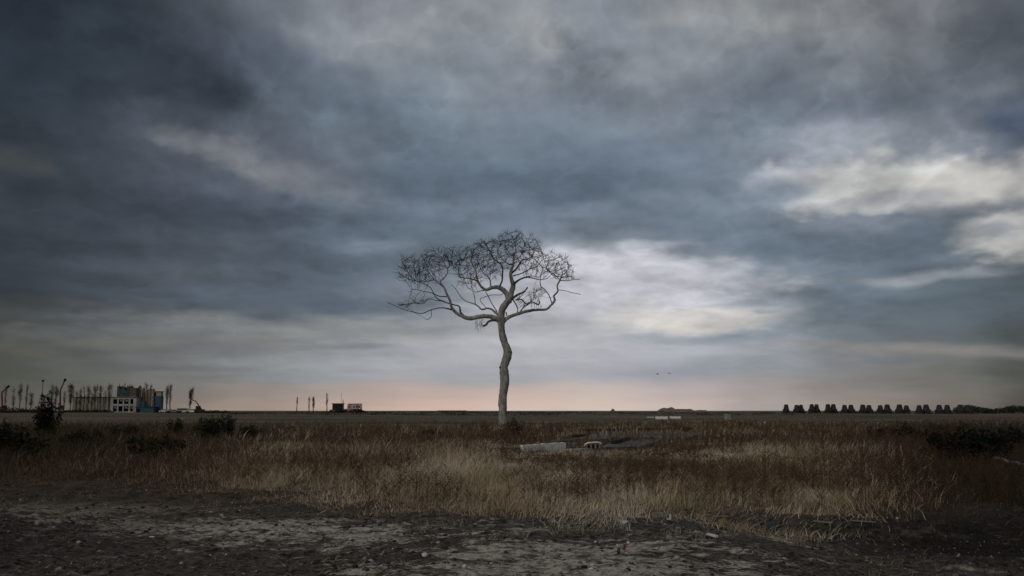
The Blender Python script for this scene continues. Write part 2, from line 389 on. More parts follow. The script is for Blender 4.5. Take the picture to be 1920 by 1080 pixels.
SUN_EL = math.radians(32); SUN_AZ = math.radians(-140)   # behind the camera, to the left
SUN_ROT = SUN_AZ
CLOUDS = [
 # px, py, rx, ry, colour, alpha, rot, softness, roughness
 (1510,338,110,30,(172,177,188),.85,0,.28,1.7),
 (1690,342,165,46,(200,200,196),.85,4,.28,1.7),
 (1850,345,110,36,(190,186,180),.8,0,.5,1.5),
 (1450,352,70,20,(112,124,138),.75,0,.4,1.2),
 (1700,372,70,14,(140,143,150),.6,0,.5,1.5),
 (1560,270,60,34,(165,170,180),.6,0,.5,1.8),
 (1830,398,90,16,(92,98,108),.8,0,.5,1.2),
 (1890,438,80,26,(192,190,186),.85,0,.35,1.6),
 (1905,228,48,38,(70,82,100),.85,0,.4,1.2),
 (1860,165,50,30,(125,132,142),.5,0,.5,1.5),
 (445,298,100,15,(128,130,132),.6,17,.45,1.9),
 (575,335,95,24,(128,130,136),.65,14,.45,1.9),
 (24,300,50,16,(78,78,76),.4,10,.5,1.5),
 (1110,508,115,30,(194,196,205),.8,0,.4,1.4),
 (1230,545,170,50,(203,203,210),.85,8,.45,1.5),
 (1300,600,125,18,(230,222,212),.9,0,.5,1.3),
 (1120,560,160,50,(182,182,188),.55,0,.6,1.5),
 (1420,568,40,12,(150,156,164),.6,0,.5,1.5),
 (1700,517,100,11,(150,154,160),.8,0,.5,1.1),
 (1090,395,60,12,(124,134,148),.5,0,.5,1.5),
 (1005,75,34,46,(168,171,174),.6,30,.5,2.2),
 (740,60,120,42,(148,152,157),.6,-8,.5,1.6),
 (806,24,14,8,(180,184,190),.45,0,.8,1.6),
 (620,618,250,22,(140,142,142),.7,0,.6,1.3),
 (350,640,180,14,(112,113,110),.55,0,.6,1.3),
 (800,690,260,20,(164,166,173),.55,0,.6,1.2),
 (660,655,60,5,(104,108,116),.7,0,.6,.8),
 (240,652,70,6,(104,102,98),.6,0,.6,.8),
 (60,660,60,8,(90,86,80),.6,5,.6,1),
 (300,688,120,5,(84,86,86),.5,0,.6,.8),
 (560,560,250,14,(82,92,104),.7,0,.5,1.2),
 (720,462,50,12,(118,128,140),.6,0,.5,1.5),
 (650,388,90,12,(104,114,128),.6,0,.5,1.5),
 (860,395,60,18,(112,124,138),.5,0,.5,1.5),
 (1272,376,46,15,(128,138,152),.6,0,.5,1.4),
 (200,495,90,14,(72,76,86),.6,0,.5,1.2),
 (380,462,110,20,(78,84,94),.5,0,.5,1.5),
 (150,572,50,6,(78,80,84),.6,0,.5,1),
 (1540,600,180,14,(112,122,132),.5,0,.6,1.2),
 (1700,655,170,9,(140,132,128),.6,3,.6,1),
 (1280,22,90,16,(156,158,158),.5,0,.5,1.5),
 (1480,30,50,14,(158,160,158),.5,0,.5,1.5),
 (1250,120,80,20,(146,150,156),.5,0,.5,1.5),
 (1520,560,120,8,(92,104,116),.5,0,.6,1.2),
 (1100,655,300,26,(180,181,189),.5,0,.6,1.2),
 (1330,630,130,6,(125,134,148),.6,0,.6,1.0),
 (1750,150,200,34,(92,98,106),.6,0,.4,1.8),
 (1500,215,150,22,(98,108,120),.55,0,.4,1.8),
 (560,150,170,40,(78,86,98),.5,10,.4,1.8),
 (230,130,150,50,(40,46,54),.6,0,.4,1.8),
 (900,345,260,24,(90,103,118),.5,0,.4,1.8),
 (1150,440,200,18,(92,105,119),.5,0,.35,1.8),
 (1620,450,220,18,(88,99,112),.6,0,.4,1.6),
 (1750,585,200,24,(84,95,106),.5,0,.4,1.6),
 (330,400,200,26,(54,60,70),.55,0,.4,1.8),
 (1180,470,70,8,(165,170,180),.5,0,.4,1.6),
]
build_world()
sun = bpy.data.lights.new('sun', 'SUN'); sun.energy = .8; sun.angle = math.radians(25); sun.color = (1, .93, .84)
so = link(bpy.data.objects.new('sun', sun))
sd = Vector((math.cos(SUN_EL)*math.sin(SUN_AZ), math.cos(SUN_EL)*math.cos(SUN_AZ), math.sin(SUN_EL)))
so.rotation_euler = sd.to_track_quat('Z', 'Y').to_euler()

# ------------------------------------------------------------------ ground
def build_ground():
    ys = list(np.arange(-30, 6, 1.5)) + list(np.arange(6, 9, .15))
    y = 9.0
    while y < 9000:
        ys.append(y); y += (.035 if y < 17 else (.09 if y < 30 else y*.012))
    ys = np.array(ys)
    t = np.concatenate([np.linspace(-4, -.85, 30)[:-1], np.linspace(-.85, .85, 620), np.linspace(.85, 4, 30)[1:]])
    Y, Tt = np.meshgrid(ys, t, indexing='ij')
    X = Tt*(np.abs(Y)+2.5)
    Z = ground_z(X, Y)
    V = np.stack([X, Y, Z], -1).reshape(-1, 3)
    nr, nc = Y.shape
    i = np.arange(nr-1)[:, None]*nc + np.arange(nc-1)[None, :]
    i = i.ravel()
    Tr = np.concatenate([np.stack([i, i+1, i+nc+1], -1), np.stack([i, i+nc+1, i+nc], -1)])
    m, nt, b = mat_new('bare_soil', .95, .15); L = nt.links.new
    tc = nd(nt, 'ShaderNodeTexCoord')
    sx = nd(nt, 'ShaderNodeSeparateXYZ'); L(tc.outputs['Object'], sx.inputs[0])
    def nz(s, d, r, st=(1,1,1), dist=0):
        mp = nd(nt, 'ShaderNodeMapping'); mp.inputs['Scale'].default_value = st; L(tc.outputs['Object'], mp.inputs[0])
        n = nd(nt, 'ShaderNodeTexNoise'); n.inputs['Scale'].default_value = s; n.inputs['Detail'].default_value = d; n.inputs['Roughness'].default_value = r; n.inputs['Distortion'].default_value = dist
        L(mp.outputs[0], n.inputs['Vector']); return n.outputs[0]
    def mr(v, a, b_, c=0, d=1):
        n = nd(nt, 'ShaderNodeMapRange', interpolation_type='SMOOTHSTEP')
        for k, q in zip((1,2,3,4), (a,b_,c,d)): n.inputs[k].default_value = q
        L(v, n.inputs[0]); return n.outputs[0]
    def ma(op, a, b_):
        n = nd(nt, 'ShaderNodeMath', operation=op)
        for k, v in enumerate((a, b_)):
            if isinstance(v, (int, float)): n.inputs[k].default_value = v
            else: L(v, n.inputs[k])
        return n.outputs[0]
    def mix(f, a, b_):
        n = nd(nt, 'ShaderNodeMix', data_type='RGBA')
        if isinstance(f, (int, float)): n.inputs[0].default_value = f
        else: L(f, n.inputs[0])
        for k, v in ((6, a), (7, b_)):
            if isinstance(v, tuple): n.inputs[k].default_value = (*v, 1)
            else: L(v, n.inputs[k])
        return n.outputs[2]
    fine = nz(11, 9, .72); med = nz(1.9, 9, .7, (.8, 1.5, 1), .5); big = nz(.42, 5, .6, (1, 1.6, 1), .5)
    dark = mix(mr(fine, .38, .60), (.014,.0115,.0095), (.14,.112,.09))
    dark = mix(mr(nz(3.1, 8, .7, (.7, 1.4, 1), .4), .5, .62), dark, (.085,.066,.052))
    sand = mix(mr(fine, .36, .58), (.15,.125,.10), (.62,.55,.46))
    moss = mix(mr(fine, .40, .60), (.014,.016,.008), (.058,.056,.028))
    base = mix(mr(nz(2.2, 6, .6), .54, .66), dark, moss)
    # sandy dust: the middle of the clearing, and a strip that runs off to the left behind it
    def gauss(v, c, w): 
        q = ma('ABSOLUTE', ma('SUBTRACT', v, c), 0.0); return mr(q, 0, w, 1, 0)
    X_, Y_ = sx.outputs[0], sx.outputs[1]
    mid = ma('MULTIPLY', gauss(X_, .9, 3.6), gauss(Y_, 10.2, 4.6))
    strip = ma('MULTIPLY', gauss(ma('ADD', Y_, ma('MULTIPLY', X_, .42)), 12.3, 2.2), gauss(X_, -3.6, 6.0))
    strip2 = ma('MULTIPLY', gauss(Y_, 17.5, 4.0), gauss(X_, -7.4, 4.5))
    bias = ma('ADD', ma('MULTIPLY', ma('MAXIMUM', ma('MAXIMUM', mid, strip), strip2), .088), -.045)
    sandm = mr(ma('ADD', ma('ADD', ma('ADD', ma('MULTIPLY', med, .50), ma('MULTIPLY', big, .14)), ma('ADD', ma('MULTIPLY', nz(5.5, 8, .75, (.6, 1.5, 1), .6), .22), ma('MULTIPLY', nz(19, 6, .7, (.7, 1.3, 1), .3), .14))), bias), .485, .545)
    c = mix(ma('MULTIPLY', sandm, .9), base, sand)
    side_vignette = ma('MULTIPLY', mr(ma('ADD', ma('ABSOLUTE', ma('SUBTRACT', X_, .4), 0.0), ma('MULTIPLY', ma('SUBTRACT', med, .5), 7.0)), 3.8, 7.0), .6)  # vignette painted into the soil colour at both sides, with a ragged edge
    c = mix(ma('MULTIPLY', side_vignette, ma('SUBTRACT', 1.0, strip2)), c, (.012,.010,.008))
    # near-black tone in the hollow on the right
    hol = ma('MULTIPLY', gauss(Y_, 14.2, 2.3), mr(X_, 3.4, 6.0))
    c = mix(ma('MULTIPLY', hol, .85), c, (.006,.006,.005))
    # under the weeds: litter brown; far field: dull olive brown
    litter = mix(mr(nz(3, 6, .7), .35, .65), (.03,.02,.013), (.10,.072,.046))
    c = mix(mr(ma('ADD', sx.outputs[1], ma('MULTIPLY', med, 6.0)), 17.5, 22), c, litter)
    farf = mix(mr(nz(.05, 7, .7, (.35, 1.3, 1)), .35, .65), (.055,.042,.024), (.15,.118,.074))
    c = mix(mr(sx.outputs[1], 85, 130), c, farf)
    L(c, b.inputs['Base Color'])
    bp = nd(nt, 'ShaderNodeBump'); bp.inputs['Strength'].default_value = 1; bp.inputs['Distance'].default_value = .07
    L(nz(12, 9, .75), bp.inputs['Height']); L(bp.outputs[0], b.inputs['Normal'])
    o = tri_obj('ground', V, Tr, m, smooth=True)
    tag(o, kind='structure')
build_ground()

# ------------------------------------------------------------------ grass and weeds
KEEP = []   # (x, y, r) areas kept bare
def scatter(n, y0, y1, tmax, dens, power=1.0):
    """random points in the wedge in view, thinned by dens(x, y)"""
    u = RNG.random(n)
    y = (y0**(2*power)+(y1**(2*power)-y0**(2*power))*u)**(1/(2*power)) if power else y0+(y1-y0)*u
    x = (RNG.random(n)*2-1)*tmax*(y+2.5)
    keep = RNG.random(n) < dens(x, y)
    x, y = x[keep], y[keep]
    ok = np.ones(len(x), bool)
    for (cx, cy, r) in KEEP: ok &= ((x-cx)**2+((y-cy)*.8)**2 > r*r)
    return x[ok], y[ok]

def blades(name, x, y, h, w, col, lean=.25, wind=.1, zoff=0):
    n = len(x); z = ground_z(x, y)-.02+zoff
    th = RNG.random(n)*2*np.pi; la = RNG.random(n)*2*np.pi
    lm = RNG.random(n)*lean*h
    sw = fbm(x*.9, y*.9, 3, 201)-.5; sw2 = fbm(x*.9+40, y*.9, 3, 203)-.5
    dx = np.cos(la)*lm+wind*h+sw*2.0*lean*h; dy = np.sin(la)*lm+sw2*2.0*lean*h
    cx = np.cos(th)*w/2; cy = np.sin(th)*w/2
    V = np.zeros((n, 5, 3))
    V[:,0] = np.stack([x-cx, y-cy, z], -1); V[:,1] = np.stack([x+cx, y+cy, z], -1)
    mx, my, mz = x+dx*.35, y+dy*.35, z+h*.58
    V[:,2] = np.stack([mx-cx*.75, my-cy*.75, mz], -1); V[:,3] = np.stack([mx+cx*.75, my+cy*.75, mz], -1)
    V[:,4] = np.stack([x+dx, y+dy, z+h], -1)
    b = np.arange(n)[:, None]*5
    T = np.stack([b+[[0,1,3]], b+[[0,3,2]], b+[[2,3,4]]], 1).reshape(-1, 3)
    C = np.repeat(col[:, None, :], 5, 1).reshape(-1, 3)
    return V.reshape(-1, 3), T, C

STRAW = np.array((.42,.32,.20)); PALE = np.array((.60,.50,.355)); BROWN = np.array((.165,.115,.066))
RED = np.array((.09,.054,.032)); OLIVE = np.array((.12,.10,.038)); DARK = np.array((.045,.036,.022))
def pick(n, x, y):
    """which kind of plant grows where: straw in the middle, dark weeds at the sides and behind, plus a vignette painted into the side colours"""
    px = 960+F*x/y
    f = fbm(x*.22, y*.12, 4, 71); f2 = fbm(x*.6+9, y*.3, 3, 77)
    mid = sstep(60, 620, px)*(1-sstep(1380, 1860, px))
    nearb = 1-sstep(30, 52, y)
    straw = np.clip(mid*(.3+.7*nearb)*(-.45+2.6*f+.65*sstep(700, 900, px)*(1-sstep(1350, 1550, px))*sstep(18, 21, y)*(1-sstep(34, 44, y))), 0, 1)
    r = RNG.random(n)
    j = (RNG.random((n, 1))*.5+.75)
    c = np.where((r < straw)[:, None], np.where((f2+.25*RNG.random(n) > .66)[:, None], PALE, STRAW), BROWN)
    q = RNG.random(n)
    c = np.where(((r >= straw) & (q < .35))[:, None], RED, c)
    c = np.where(((r >= straw) & (q > .72+.2*mid))[:, None], DARK, c)
    ol = sstep(.52, .62, fbm(x*.1+4, y*.06, 3, 91))*sstep(45, 60, y)*(1-sstep(100, 130, y))
    c = np.where((RNG.random(n) < ol*.7)[:, None], OLIVE*1.3, c)
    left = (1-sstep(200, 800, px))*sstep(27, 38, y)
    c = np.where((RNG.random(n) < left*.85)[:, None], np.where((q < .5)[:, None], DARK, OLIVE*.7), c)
    right = sstep(1560, 1820, px)  # painted vignette: blade colours pushed darker on the right
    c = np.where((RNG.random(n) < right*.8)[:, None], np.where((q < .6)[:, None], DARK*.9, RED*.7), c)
    return c*j

wall_a = gpt(975, 850); wall_b = gpt(1130, 842)
for k in range(8):
    p = gpt(985+k*22, 843); KEEP.append((p.x, p.y, 1.5))
for k in range(9):
    p = gpt(1090+k*26, 822); KEEP.append((p.x, p.y, 3.2))

def build_grass():
    Vs, Ts, Cs = [], [], []; off = 0
    def push(r):
        nonlocal off
        V, T, C = r; Vs.append(V); Ts.append(T+off); Cs.append(C); off += len(V)
    def dens(x, y):
        e = edge_dist(x, y) + (fbm(x*.9, y*.7, 4, 61)-.5)*5.5
        return sstep(-1.2, 3.6, y-e)*np.clip(-.42+2.2*fbm(x*1.1, y*.8, 4, 65), .02, 1.1)*(.10+.90*(1-sstep(-14, 14, y-(88+26*sstep(-6, 2, x)+90*(fbm(x*.05, y*.03, 3, 67)-.45)+.9*np.maximum(x+4, 0)))))
    hh = lambda x, y: np.clip(.06+.5*fbm(x*.28, y*.2, 3, 51)+.5*(fbm(x*1.1, y*.9, 3, 53)-.35), .08, .95)
    for n, y0, y1, w, hk in ((150000, 14, 26, .010, .70), (170000, 26, 50, .017, .85), (90000, 50, 90, .035, 1.0), (95000, 90, 260, .08, .75)):
        x, y = scatter(n, y0, y1, .68, dens)
        n = len(x)
        h = hh(x, y)*(.35+.95*RNG.random(n)**1.5)*hk
        px = 960+F*x/y
        low = sstep(880, 960, px)*(1-sstep(1330, 1450, px))*sstep(20, 28, y)*(1-sstep(44, 56, y))
        h *= 1-.62*low
        h *= .30+.70*sstep(-.5, 4.0, y-edge_dist(x, y))
        h *= 1+.5*(1-sstep(100, 560, px))*sstep(28, 36, y)
        h *= 1-.45*sstep(90, 150, y)
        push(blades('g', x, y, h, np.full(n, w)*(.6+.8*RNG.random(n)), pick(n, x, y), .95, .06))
    # matted straw lying between the standing stems
    dm = lambda x, y: sstep(-1.5, 2.5, y-edge_dist(x, y)-(fbm(x*.9, y*.7, 4, 61)-.5)*5.5)
    for n, y0, y1, w in ((120000, 13, 30, .009), (60000, 30, 60, .02)):
        x, y = scatter(n, y0, y1, .66, dm); n = len(x)
        push(blades('g', x, y, .04+.12*RNG.random(n), np.full(n, w), pick(n, x, y)*(.75+.5*RNG.random((n, 1))), 2.6, .1))
    o = tri_obj('dry_grass', np.concatenate(Vs), np.concatenate(Ts), M_grass, col=np.concatenate(Cs))
    tag(o, 'dry straw coloured grass covering the field', 'grass', kind='stuff')

    # sparse tufts and litter on the bare ground
    Vs.clear(); Ts.clear(); Cs.clear(); off = 0
    def d2(x, y):
        e = edge_dist(x, y)
        return sstep(.50, .68, fbm(x*1.3, y*1.3, 3, 85))*(.25+.75*sstep(-3, 0, y-e))*(1-sstep(0, 1.5, y-e))
    x, y = scatter(190000, 8, 26, .62, d2); n = len(x)
    push(blades('g', x, y, .03+.11*RNG.random(n)**2, np.full(n, .006), pick(n, x, y)*.8, 1.2, .1))
    x, y = scatter(60000, 8, 24, .62, lambda x, y: .15+.85*sstep(.4, .65, fbm(x*.9, y*.9, 3, 88))); n = len(x)
    push(blades('g', x, y, .015+.03*RNG.random(n), np.full(n, .012), np.where((RNG.random(n) < .4)[:, None], PALE*.8, BROWN*1.1), 5.0, .1))
    o = tri_obj('grass_tufts', np.concatenate(Vs), np.concatenate(Ts), M_grass, col=np.concatenate(Cs))
    tag(o, 'short dead grass tufts and litter on the bare soil', 'grass tufts', kind='stuff')

def build_weeds():
    """tall dead stalks with side twigs and seed heads"""
    def dens(x, y):
        e = edge_dist(x, y) - .3 + (fbm(x*.9, y*.7, 3, 63)-.5)*3
        return sstep(0, 2.0, y-e)*(1-sstep(-14, 14, y-105))*sstep(.40, .64, fbm(x*.33+3, y*.22, 3, 101))
    allV, allT, allC = [], [], []; off = 0
    for n, y0, y1, s in ((9000, 15, 28, 1.0), (10000, 28, 60, 1.6), (6500, 60, 120, 3.2)):
        x, y = scatter(n, y0, y1, .68, dens); n = len(x)
        px = 960+F*x/y
        H = (.30+.46*RNG.random(n)**1.8)*(.85+.35*fbm(x*.3, y*.3, 2, 7))
        H *= 1-.6*sstep(880, 960, px)*(1-sstep(1330, 1450, px))*sstep(20, 28, y)*(1-sstep(44, 56, y))
        base = np.where((RNG.random(n) < .7)[:, None], RED*.95, BROWN*.8)*(.7+.6*RNG.random((n, 1)))
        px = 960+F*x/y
        base *= (1-.45*sstep(1500, 1800, px)-.4*(1-sstep(60, 520, px)))[:, None]  # stalk colour darkened towards both sides as a painted vignette
        lean = (RNG.random((n, 2))-.5)*.35
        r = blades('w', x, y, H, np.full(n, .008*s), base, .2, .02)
        allV.append(r[0]); allT.append(r[1]+off); allC.append(r[2]); off += len(r[0])
        m = 9
        f = .35+.65*RNG.random((n, m)); z0 = ground_z(x, y)
        bx = x[:, None]+lean[:, :1]*0+.02*H[:, None]*f; by = y[:, None]+0*f; bz = z0[:, None]+H[:, None]*f
        a = RNG.random((n, m))*2*np.pi; ln = (.05+.13*RNG.random((n, m)))*(1.15-f)*1.6*s**.3
        tx = bx+np.cos(a)*ln; ty = by+np.sin(a)*ln; tz = bz+ln*(.5+RNG.random((n, m)))
        wd = .006*s
        V = np.stack([np.stack([bx, by, bz-wd], -1), np.stack([bx, by, bz+wd], -1), np.stack([tx, ty, tz], -1),
                      np.stack([tx+wd*1.6, ty, tz+wd*2.5], -1), np.stack([tx-wd*1.6, ty+wd, tz+wd*2], -1)], -2).reshape(-1, 3)
        b = np.arange(n*m)[:, None]*5
        T = np.stack([b+[[0,1,2]], b+[[2,3,4]]], 1).reshape(-1, 3)
        C = np.repeat(np.repeat(base[:, None, :], m, 1).reshape(-1, 1, 3), 5, 1).reshape(-1, 3)
        allV.append(V); allT.append(T+off); allC.append(C); off += len(V)
    o = tri_obj('tall_weeds', np.concatenate(allV), np.concatenate(allT), M_grass, col=np.concatenate(allC))
    tag(o, 'reddish brown dead weed stalks standing in the grass', 'weeds', kind='stuff')
build_grass(); build_weeds()

# ------------------------------------------------------------------ gravel
ICO_V = None
def rock_shapes(k, sub=1, seed=0):
    import bmesh
    out = []
    for i in range(k):
        bm = bmesh.new(); bmesh.ops.create_icosphere(bm, subdivisions=sub, radius=1)
        for v in bm.verts:
            v.co *= 1+.45*mnoise.noise(v.co*1.1+Vector((i*7.1+seed, 3, 1)))
            v.co.z *= .6
        V = np.array([v.co[:] for v in bm.verts]); T = np.array([[q.index for q in f.verts] for f in bm.faces]); bm.free()
        out.append((V, T))
    return out
def build_gravel():
    sh = rock_shapes(6, 1); Vs, Ts, Cs = [], [], []; off = 0
    x, y = scatter(17000, 8, 21, .62, lambda x, y: (.25+.75*sstep(.42, .6, fbm(x*.9, y*.9, 3, 131)))*(1-sstep(-1, 1, y-edge_dist(x, y))))
    z = ground_z(x, y); n = len(x); s = .007+.034*RNG.random(n)**5; q = RNG.random(n)
    pal = [np.array((.03,.027,.024)), np.array((.07,.06,.05)), np.array((.13,.115,.095)), np.array((.3,.28,.24))]
    for i in range(n):
        V, T = sh[i % 6]; a = q[i]*6.28; ca, sa = math.cos(a), math.sin(a)
        W = np.stack([V[:,0]*ca-V[:,1]*sa*.7, V[:,0]*sa+V[:,1]*ca*.7, V[:,2]], -1)*s[i]+(x[i], y[i], z[i]+s[i]*.2)
        Vs.append(W); Ts.append(T+off); off += len(W)
        c = pal[0 if q[i] < .4 else 1 if q[i] < .75 else 2 if q[i] < .965 else 3]
        Cs.append(np.repeat(c[None], len(W), 0))
    o = tri_obj('gravel', np.concatenate(Vs), np.concatenate(Ts), M_peb, col=np.concatenate(Cs))
    tag(o, 'fine gravel and clods scattered over the bare soil', 'gravel', kind='stuff')
build_gravel()

# ------------------------------------------------------------------ the lone tree
TD = 115.0
def zp(zx, zy, dy=0):
    """traced point of the tree at its own distance; dy is its depth off the trunk plane"""
    p = at(700+zx/4.5, 420+zy/4.5, TD)
    return Vector((p.x, TD+dy, p.z))
def tz(zx, zy): return at(880+zx/4.5, 580+zy/4.5, TD)
ZU = TD/F/4.5

def build_tree():
    base = tz(283, 990); base.z = gz(base.x, TD)
    root = empty('bare_tree', base, 'tall lone leafless tree with a crooked pale trunk and wide crown', 'tree')
    inv = Matrix.Translation(-base)
    def part(name, P, R, mat, step=.25, n=12, wob=.12):
        pts, rr = catmull(P, R, step)
        mb = MB(); mb.tube([inv @ p for p in pts], rr, n, wob); mb.build(name, mat, root, True)
        return pts, rr
    def knot(zx, zy, w, side):
        c = tz(zx, zy); m = MB(); k = ZU
        m.tube([inv @ (c+Vector((0, -.1, 0))), inv @ (c+Vector((side*w*.30*k, -w*.34*k, .1))), inv @ (c+Vector((side*w*.50*k, -w*.50*k, .16)))], [w*.30*k, w*.24*k, w*.12*k], 10, .25)
        m.build('knot', M_barkdark, root, True)
    nodes = []
    trunk = [(283,1010,118),(283,975,94),(283,950,80),(283,900,72),(283,840,70),(280,760,72),(289,690,75),(297,630,76),(299,585,80),(295,540,80),(291,500,76),(300,455,70),(318,405,74),(325,370,76),(318,335,68),(300,285,62),(282,230,60),(272,180,61),(268,130,64),(268,95,68),(270,50,66),(274,10,58)]
    knot(318, 372, 60, 1); knot(282, 500, 56, -1); knot(305, 560, 50, 1); knot(268, 128, 52, 0)
    P = [tz(a, b) for a, b, c in trunk]; P[0].z = base.z-.4
    P2 = [zp(1090, 715), zp(1120, 670), zp(1150, 640)]
    part('trunk', P+P2, [c/2*ZU*.95 for a, b, c in trunk]+[.40, .38, .34], M_bark, .14, 28, .16)
    # (name, material, start depth, end depth, [(zx, zy, width)...])
    limbs = [
     ('A','t',0,.6,[(1140,660,54),(1165,580,46),(1180,510,40),(1165,460,32),(1160,400,26),(1180,340,20),(1185,270,13),(1200,200,8),(1190,130,4)]),
     ('B','t',0,2.0,[(1145,655,50),(1120,580,42),(1060,532,38),(1000,532,30),(950,548,24),(900,510,19),(870,440,14),(860,380,11),(830,320,8),(800,250,5),(790,220,3)]),
     ('C','m',0,-1.8,[(1078,830,52),(1040,800,44),(980,782,36),(900,782,36),(820,800,36),(760,785,30),(700,752,25),(665,710,22),(650,650,19),(625,600,18),(600,540,14),(570,500,12),(610,460,10),(635,410,8),(600,340,7),(560,290,5),(520,240,3)]),
     ('F','m',0,1.6,[(1085,835,40),(1120,800,34),(1165,775,30),(1230,752,28),(1310,730,25),(1390,720,22),(1460,716,20),(1500,680,18),(1535,635,22),(1525,600,15),(1560,560,14),(1555,510,12),(1580,460,14),(1600,400,8),(1580,340,5),(1560,290,3)]),
     ('E','m',0,1.0,[(1065,775,28),(1035,750,22),(1000,720,18),(960,708,15),(915,718,15),(870,680,12),(820,660,9),(770,640,8),(730,600,7),(690,540,5),(650,500,3)]),
     ('D','d',0,-.5,[(1045,812,26),(1010,812,20),(970,825,18),(955,850,18),(935,862,20),(925,860,12)]),
     ('G','d',0,-1.2,[(1150,645,30),(1180,625,22),(1220,600,18),(1270,580,14),(1300,545,12)]),
     ('C2','d',-.4,1.2,[(780,795,22),(750,765,20),(735,740,18),(725,695,12),(680,680,10),(600,655,10),(530,620,9),(500,580,7),(420,560,5),(350,545,4),(310,540,3)]),
     ('C3','d',-.7,-2.4,[(675,730,16),(600,715,10),(540,720,9),(480,740,8),(420,765,7),(350,755,6),(270,735,5),(200,705,4),(140,680,2)]),
     ('H','d',0,-2.0,[(1180,510,26),(1230,475,16),(1290,457,12),(1350,470,9),(1400,485,7),(1460,480,4)]),
     ('H3','d',.4,2.4,[(1162,410,20),(1200,380,16),(1230,330,12),(1260,290,9),(1300,280,7),(1340,250,5),(1370,200,3)]),
     ('I','d',.5,-1.6,[(1060,532,18),(1085,480,14),(1090,420,13),(1090,370,11),(1060,330,9),(1020,300,7),(990,250,6),(960,200,4),(940,160,3)]),
     ('I3','d',1.4,-1.5,[(905,515,14),(870,470,12),(800,455,9),(740,450,8),(720,400,7),(730,340,5),(700,280,3)]),
     ('F4','d',.8,-1.0,[(1510,665,9),(1480,590,8),(1440,545,8),(1410,520,8),(1410,440,6),(1430,390,5),(1400,350,3)]),
    ]
    thin = [
     (-1,1.5,[(495,735,4),(490,780,4),(460,800,3),(430,790,2)]),
     (-.9,-2.6,[(640,620,10),(570,620,9),(520,600,8),(490,550,7),(430,520,6),(370,500,5),(300,480,4),(240,440,3)]),
     (-1,1.8,[(595,545,8),(540,490,8),(510,470,8),(470,410,6),(430,370,5),(400,340,3)]),
     (0,-1.5,[(510,470,6),(450,490,5),(380,490,5),(330,460,4),(290,400,3),(250,330,2)]),
     (-.5,-2,[(600,655,7),(530,650,6),(470,640,5),(430,680,4),(360,680,4),(290,690,3),(230,700,2)]),
     (.6,2.0,[(860,678,7),(850,600,7),(830,550,5),(790,520,4),(760,460,3)]),
     (0,.6,[(1045,740,10),(1000,670,8),(970,610,8),(945,565,6)]),
     (1.2,.4,[(1580,465,8),(1640,470,6),(1700,462,4),(1745,462,2)]),
     (1.0,2.2,[(1560,548,6),(1620,550,5),(1690,565,4),(1760,575,2)]),
     (1.3,-1.2,[(1580,460,8),(1530,420,7),(1480,400,6),(1450,350,4),(1430,280,3)]),
     (1.4,2.5,[(1590,440,6),(1640,430,5),(1680,420,4),(1700,440,2)]),
     (1.4,0,[(1600,420,6),(1650,370,4),(1640,330,2)]),
     (0,1.6,[(1180,640,12),(1210,690,10),(1220,725,8),(1200,750,5)]),
     (0,-1.6,[(1200,640,11),(1250,640,11),(1290,680,12),(1340,665,10),(1390,692,12),(1400,662,9)]),
     (.5,-1.4,[(1230,752,12),(1270,700,10),(1310,680,8),(1350,640,5),(1370,590,3)]),
     (0,1,[(1120,745,12),(1125,765,10)]),
     (-.5,1.2,[(1230,478,9),(1290,447,8),(1350,436,6),(1400,440,5),(1440,400,4)]),
     (.2,2.2,[(1180,435,11),(1250,410,9),(1320,370,7),(1380,340,5),(1420,290,3)]),
     (.8,2.6,[(990,528,13),(985,470,11),(970,440,9),(930,400,7),(900,350,5),(870,280,3)]),
     (1.2,-.6,[(950,547,9),(900,560,7),(860,575,5),(830,540,3)]),
     (.6,-1.4,[(1180,340,10),(1130,330,8),(1080,290,6),(1050,240,5),(1070,180,4),(1050,120,2)]),
     (.6,1.8,[(1186,272,7),(1140,220,5),(1110,160,4),(1105,105,2)]),
     (.6,-.5,[(1188,300,8),(1240,270,6),(1260,210,5),(1290,160,2)]),
     (0,1.2,[(727,345,6),(670,330,5),(620,280,4),(600,240,2)]),
     (.2,-.4,[(950,705,6),(900,640,5),(930,620,4),(1000,600,4),(1080,600,4),(1100,580,3)]),
    ]
    matd = {'t': M_bark, 'm': M_bark, 'd': M_barkdark}
    def P3(pts, d0, d1):
        n = len(pts)
        return [zp(a, b, d0+(d1-d0)*(i/(n-1))) for i, (a, b, c) in enumerate(pts)], [max(.035, c/2*ZU) for a, b, c in pts]
    for nm, mt, d0, d1, pts in limbs:
        P, R = P3(pts, d0, d1)
        q, rr = part('limb', P, R, matd[mt] if mt != 'd' else M_barkdark, .2, 9 if R[0] < .2 else 12, .16)
        if nm in 'D': continue
        nodes += [(p, r) for p, r in list(zip(q, rr))[3:]]
    segs = []
    for d0, d1, pts in thin:
        P, R = P3(pts, d0, d1)
        q, rr = catmull(P, R, .2)
        for i in range(len(q)-1): segs.append((q[i], q[i+1], rr[i], rr[i+1]))
        nodes += list(zip(q, rr))
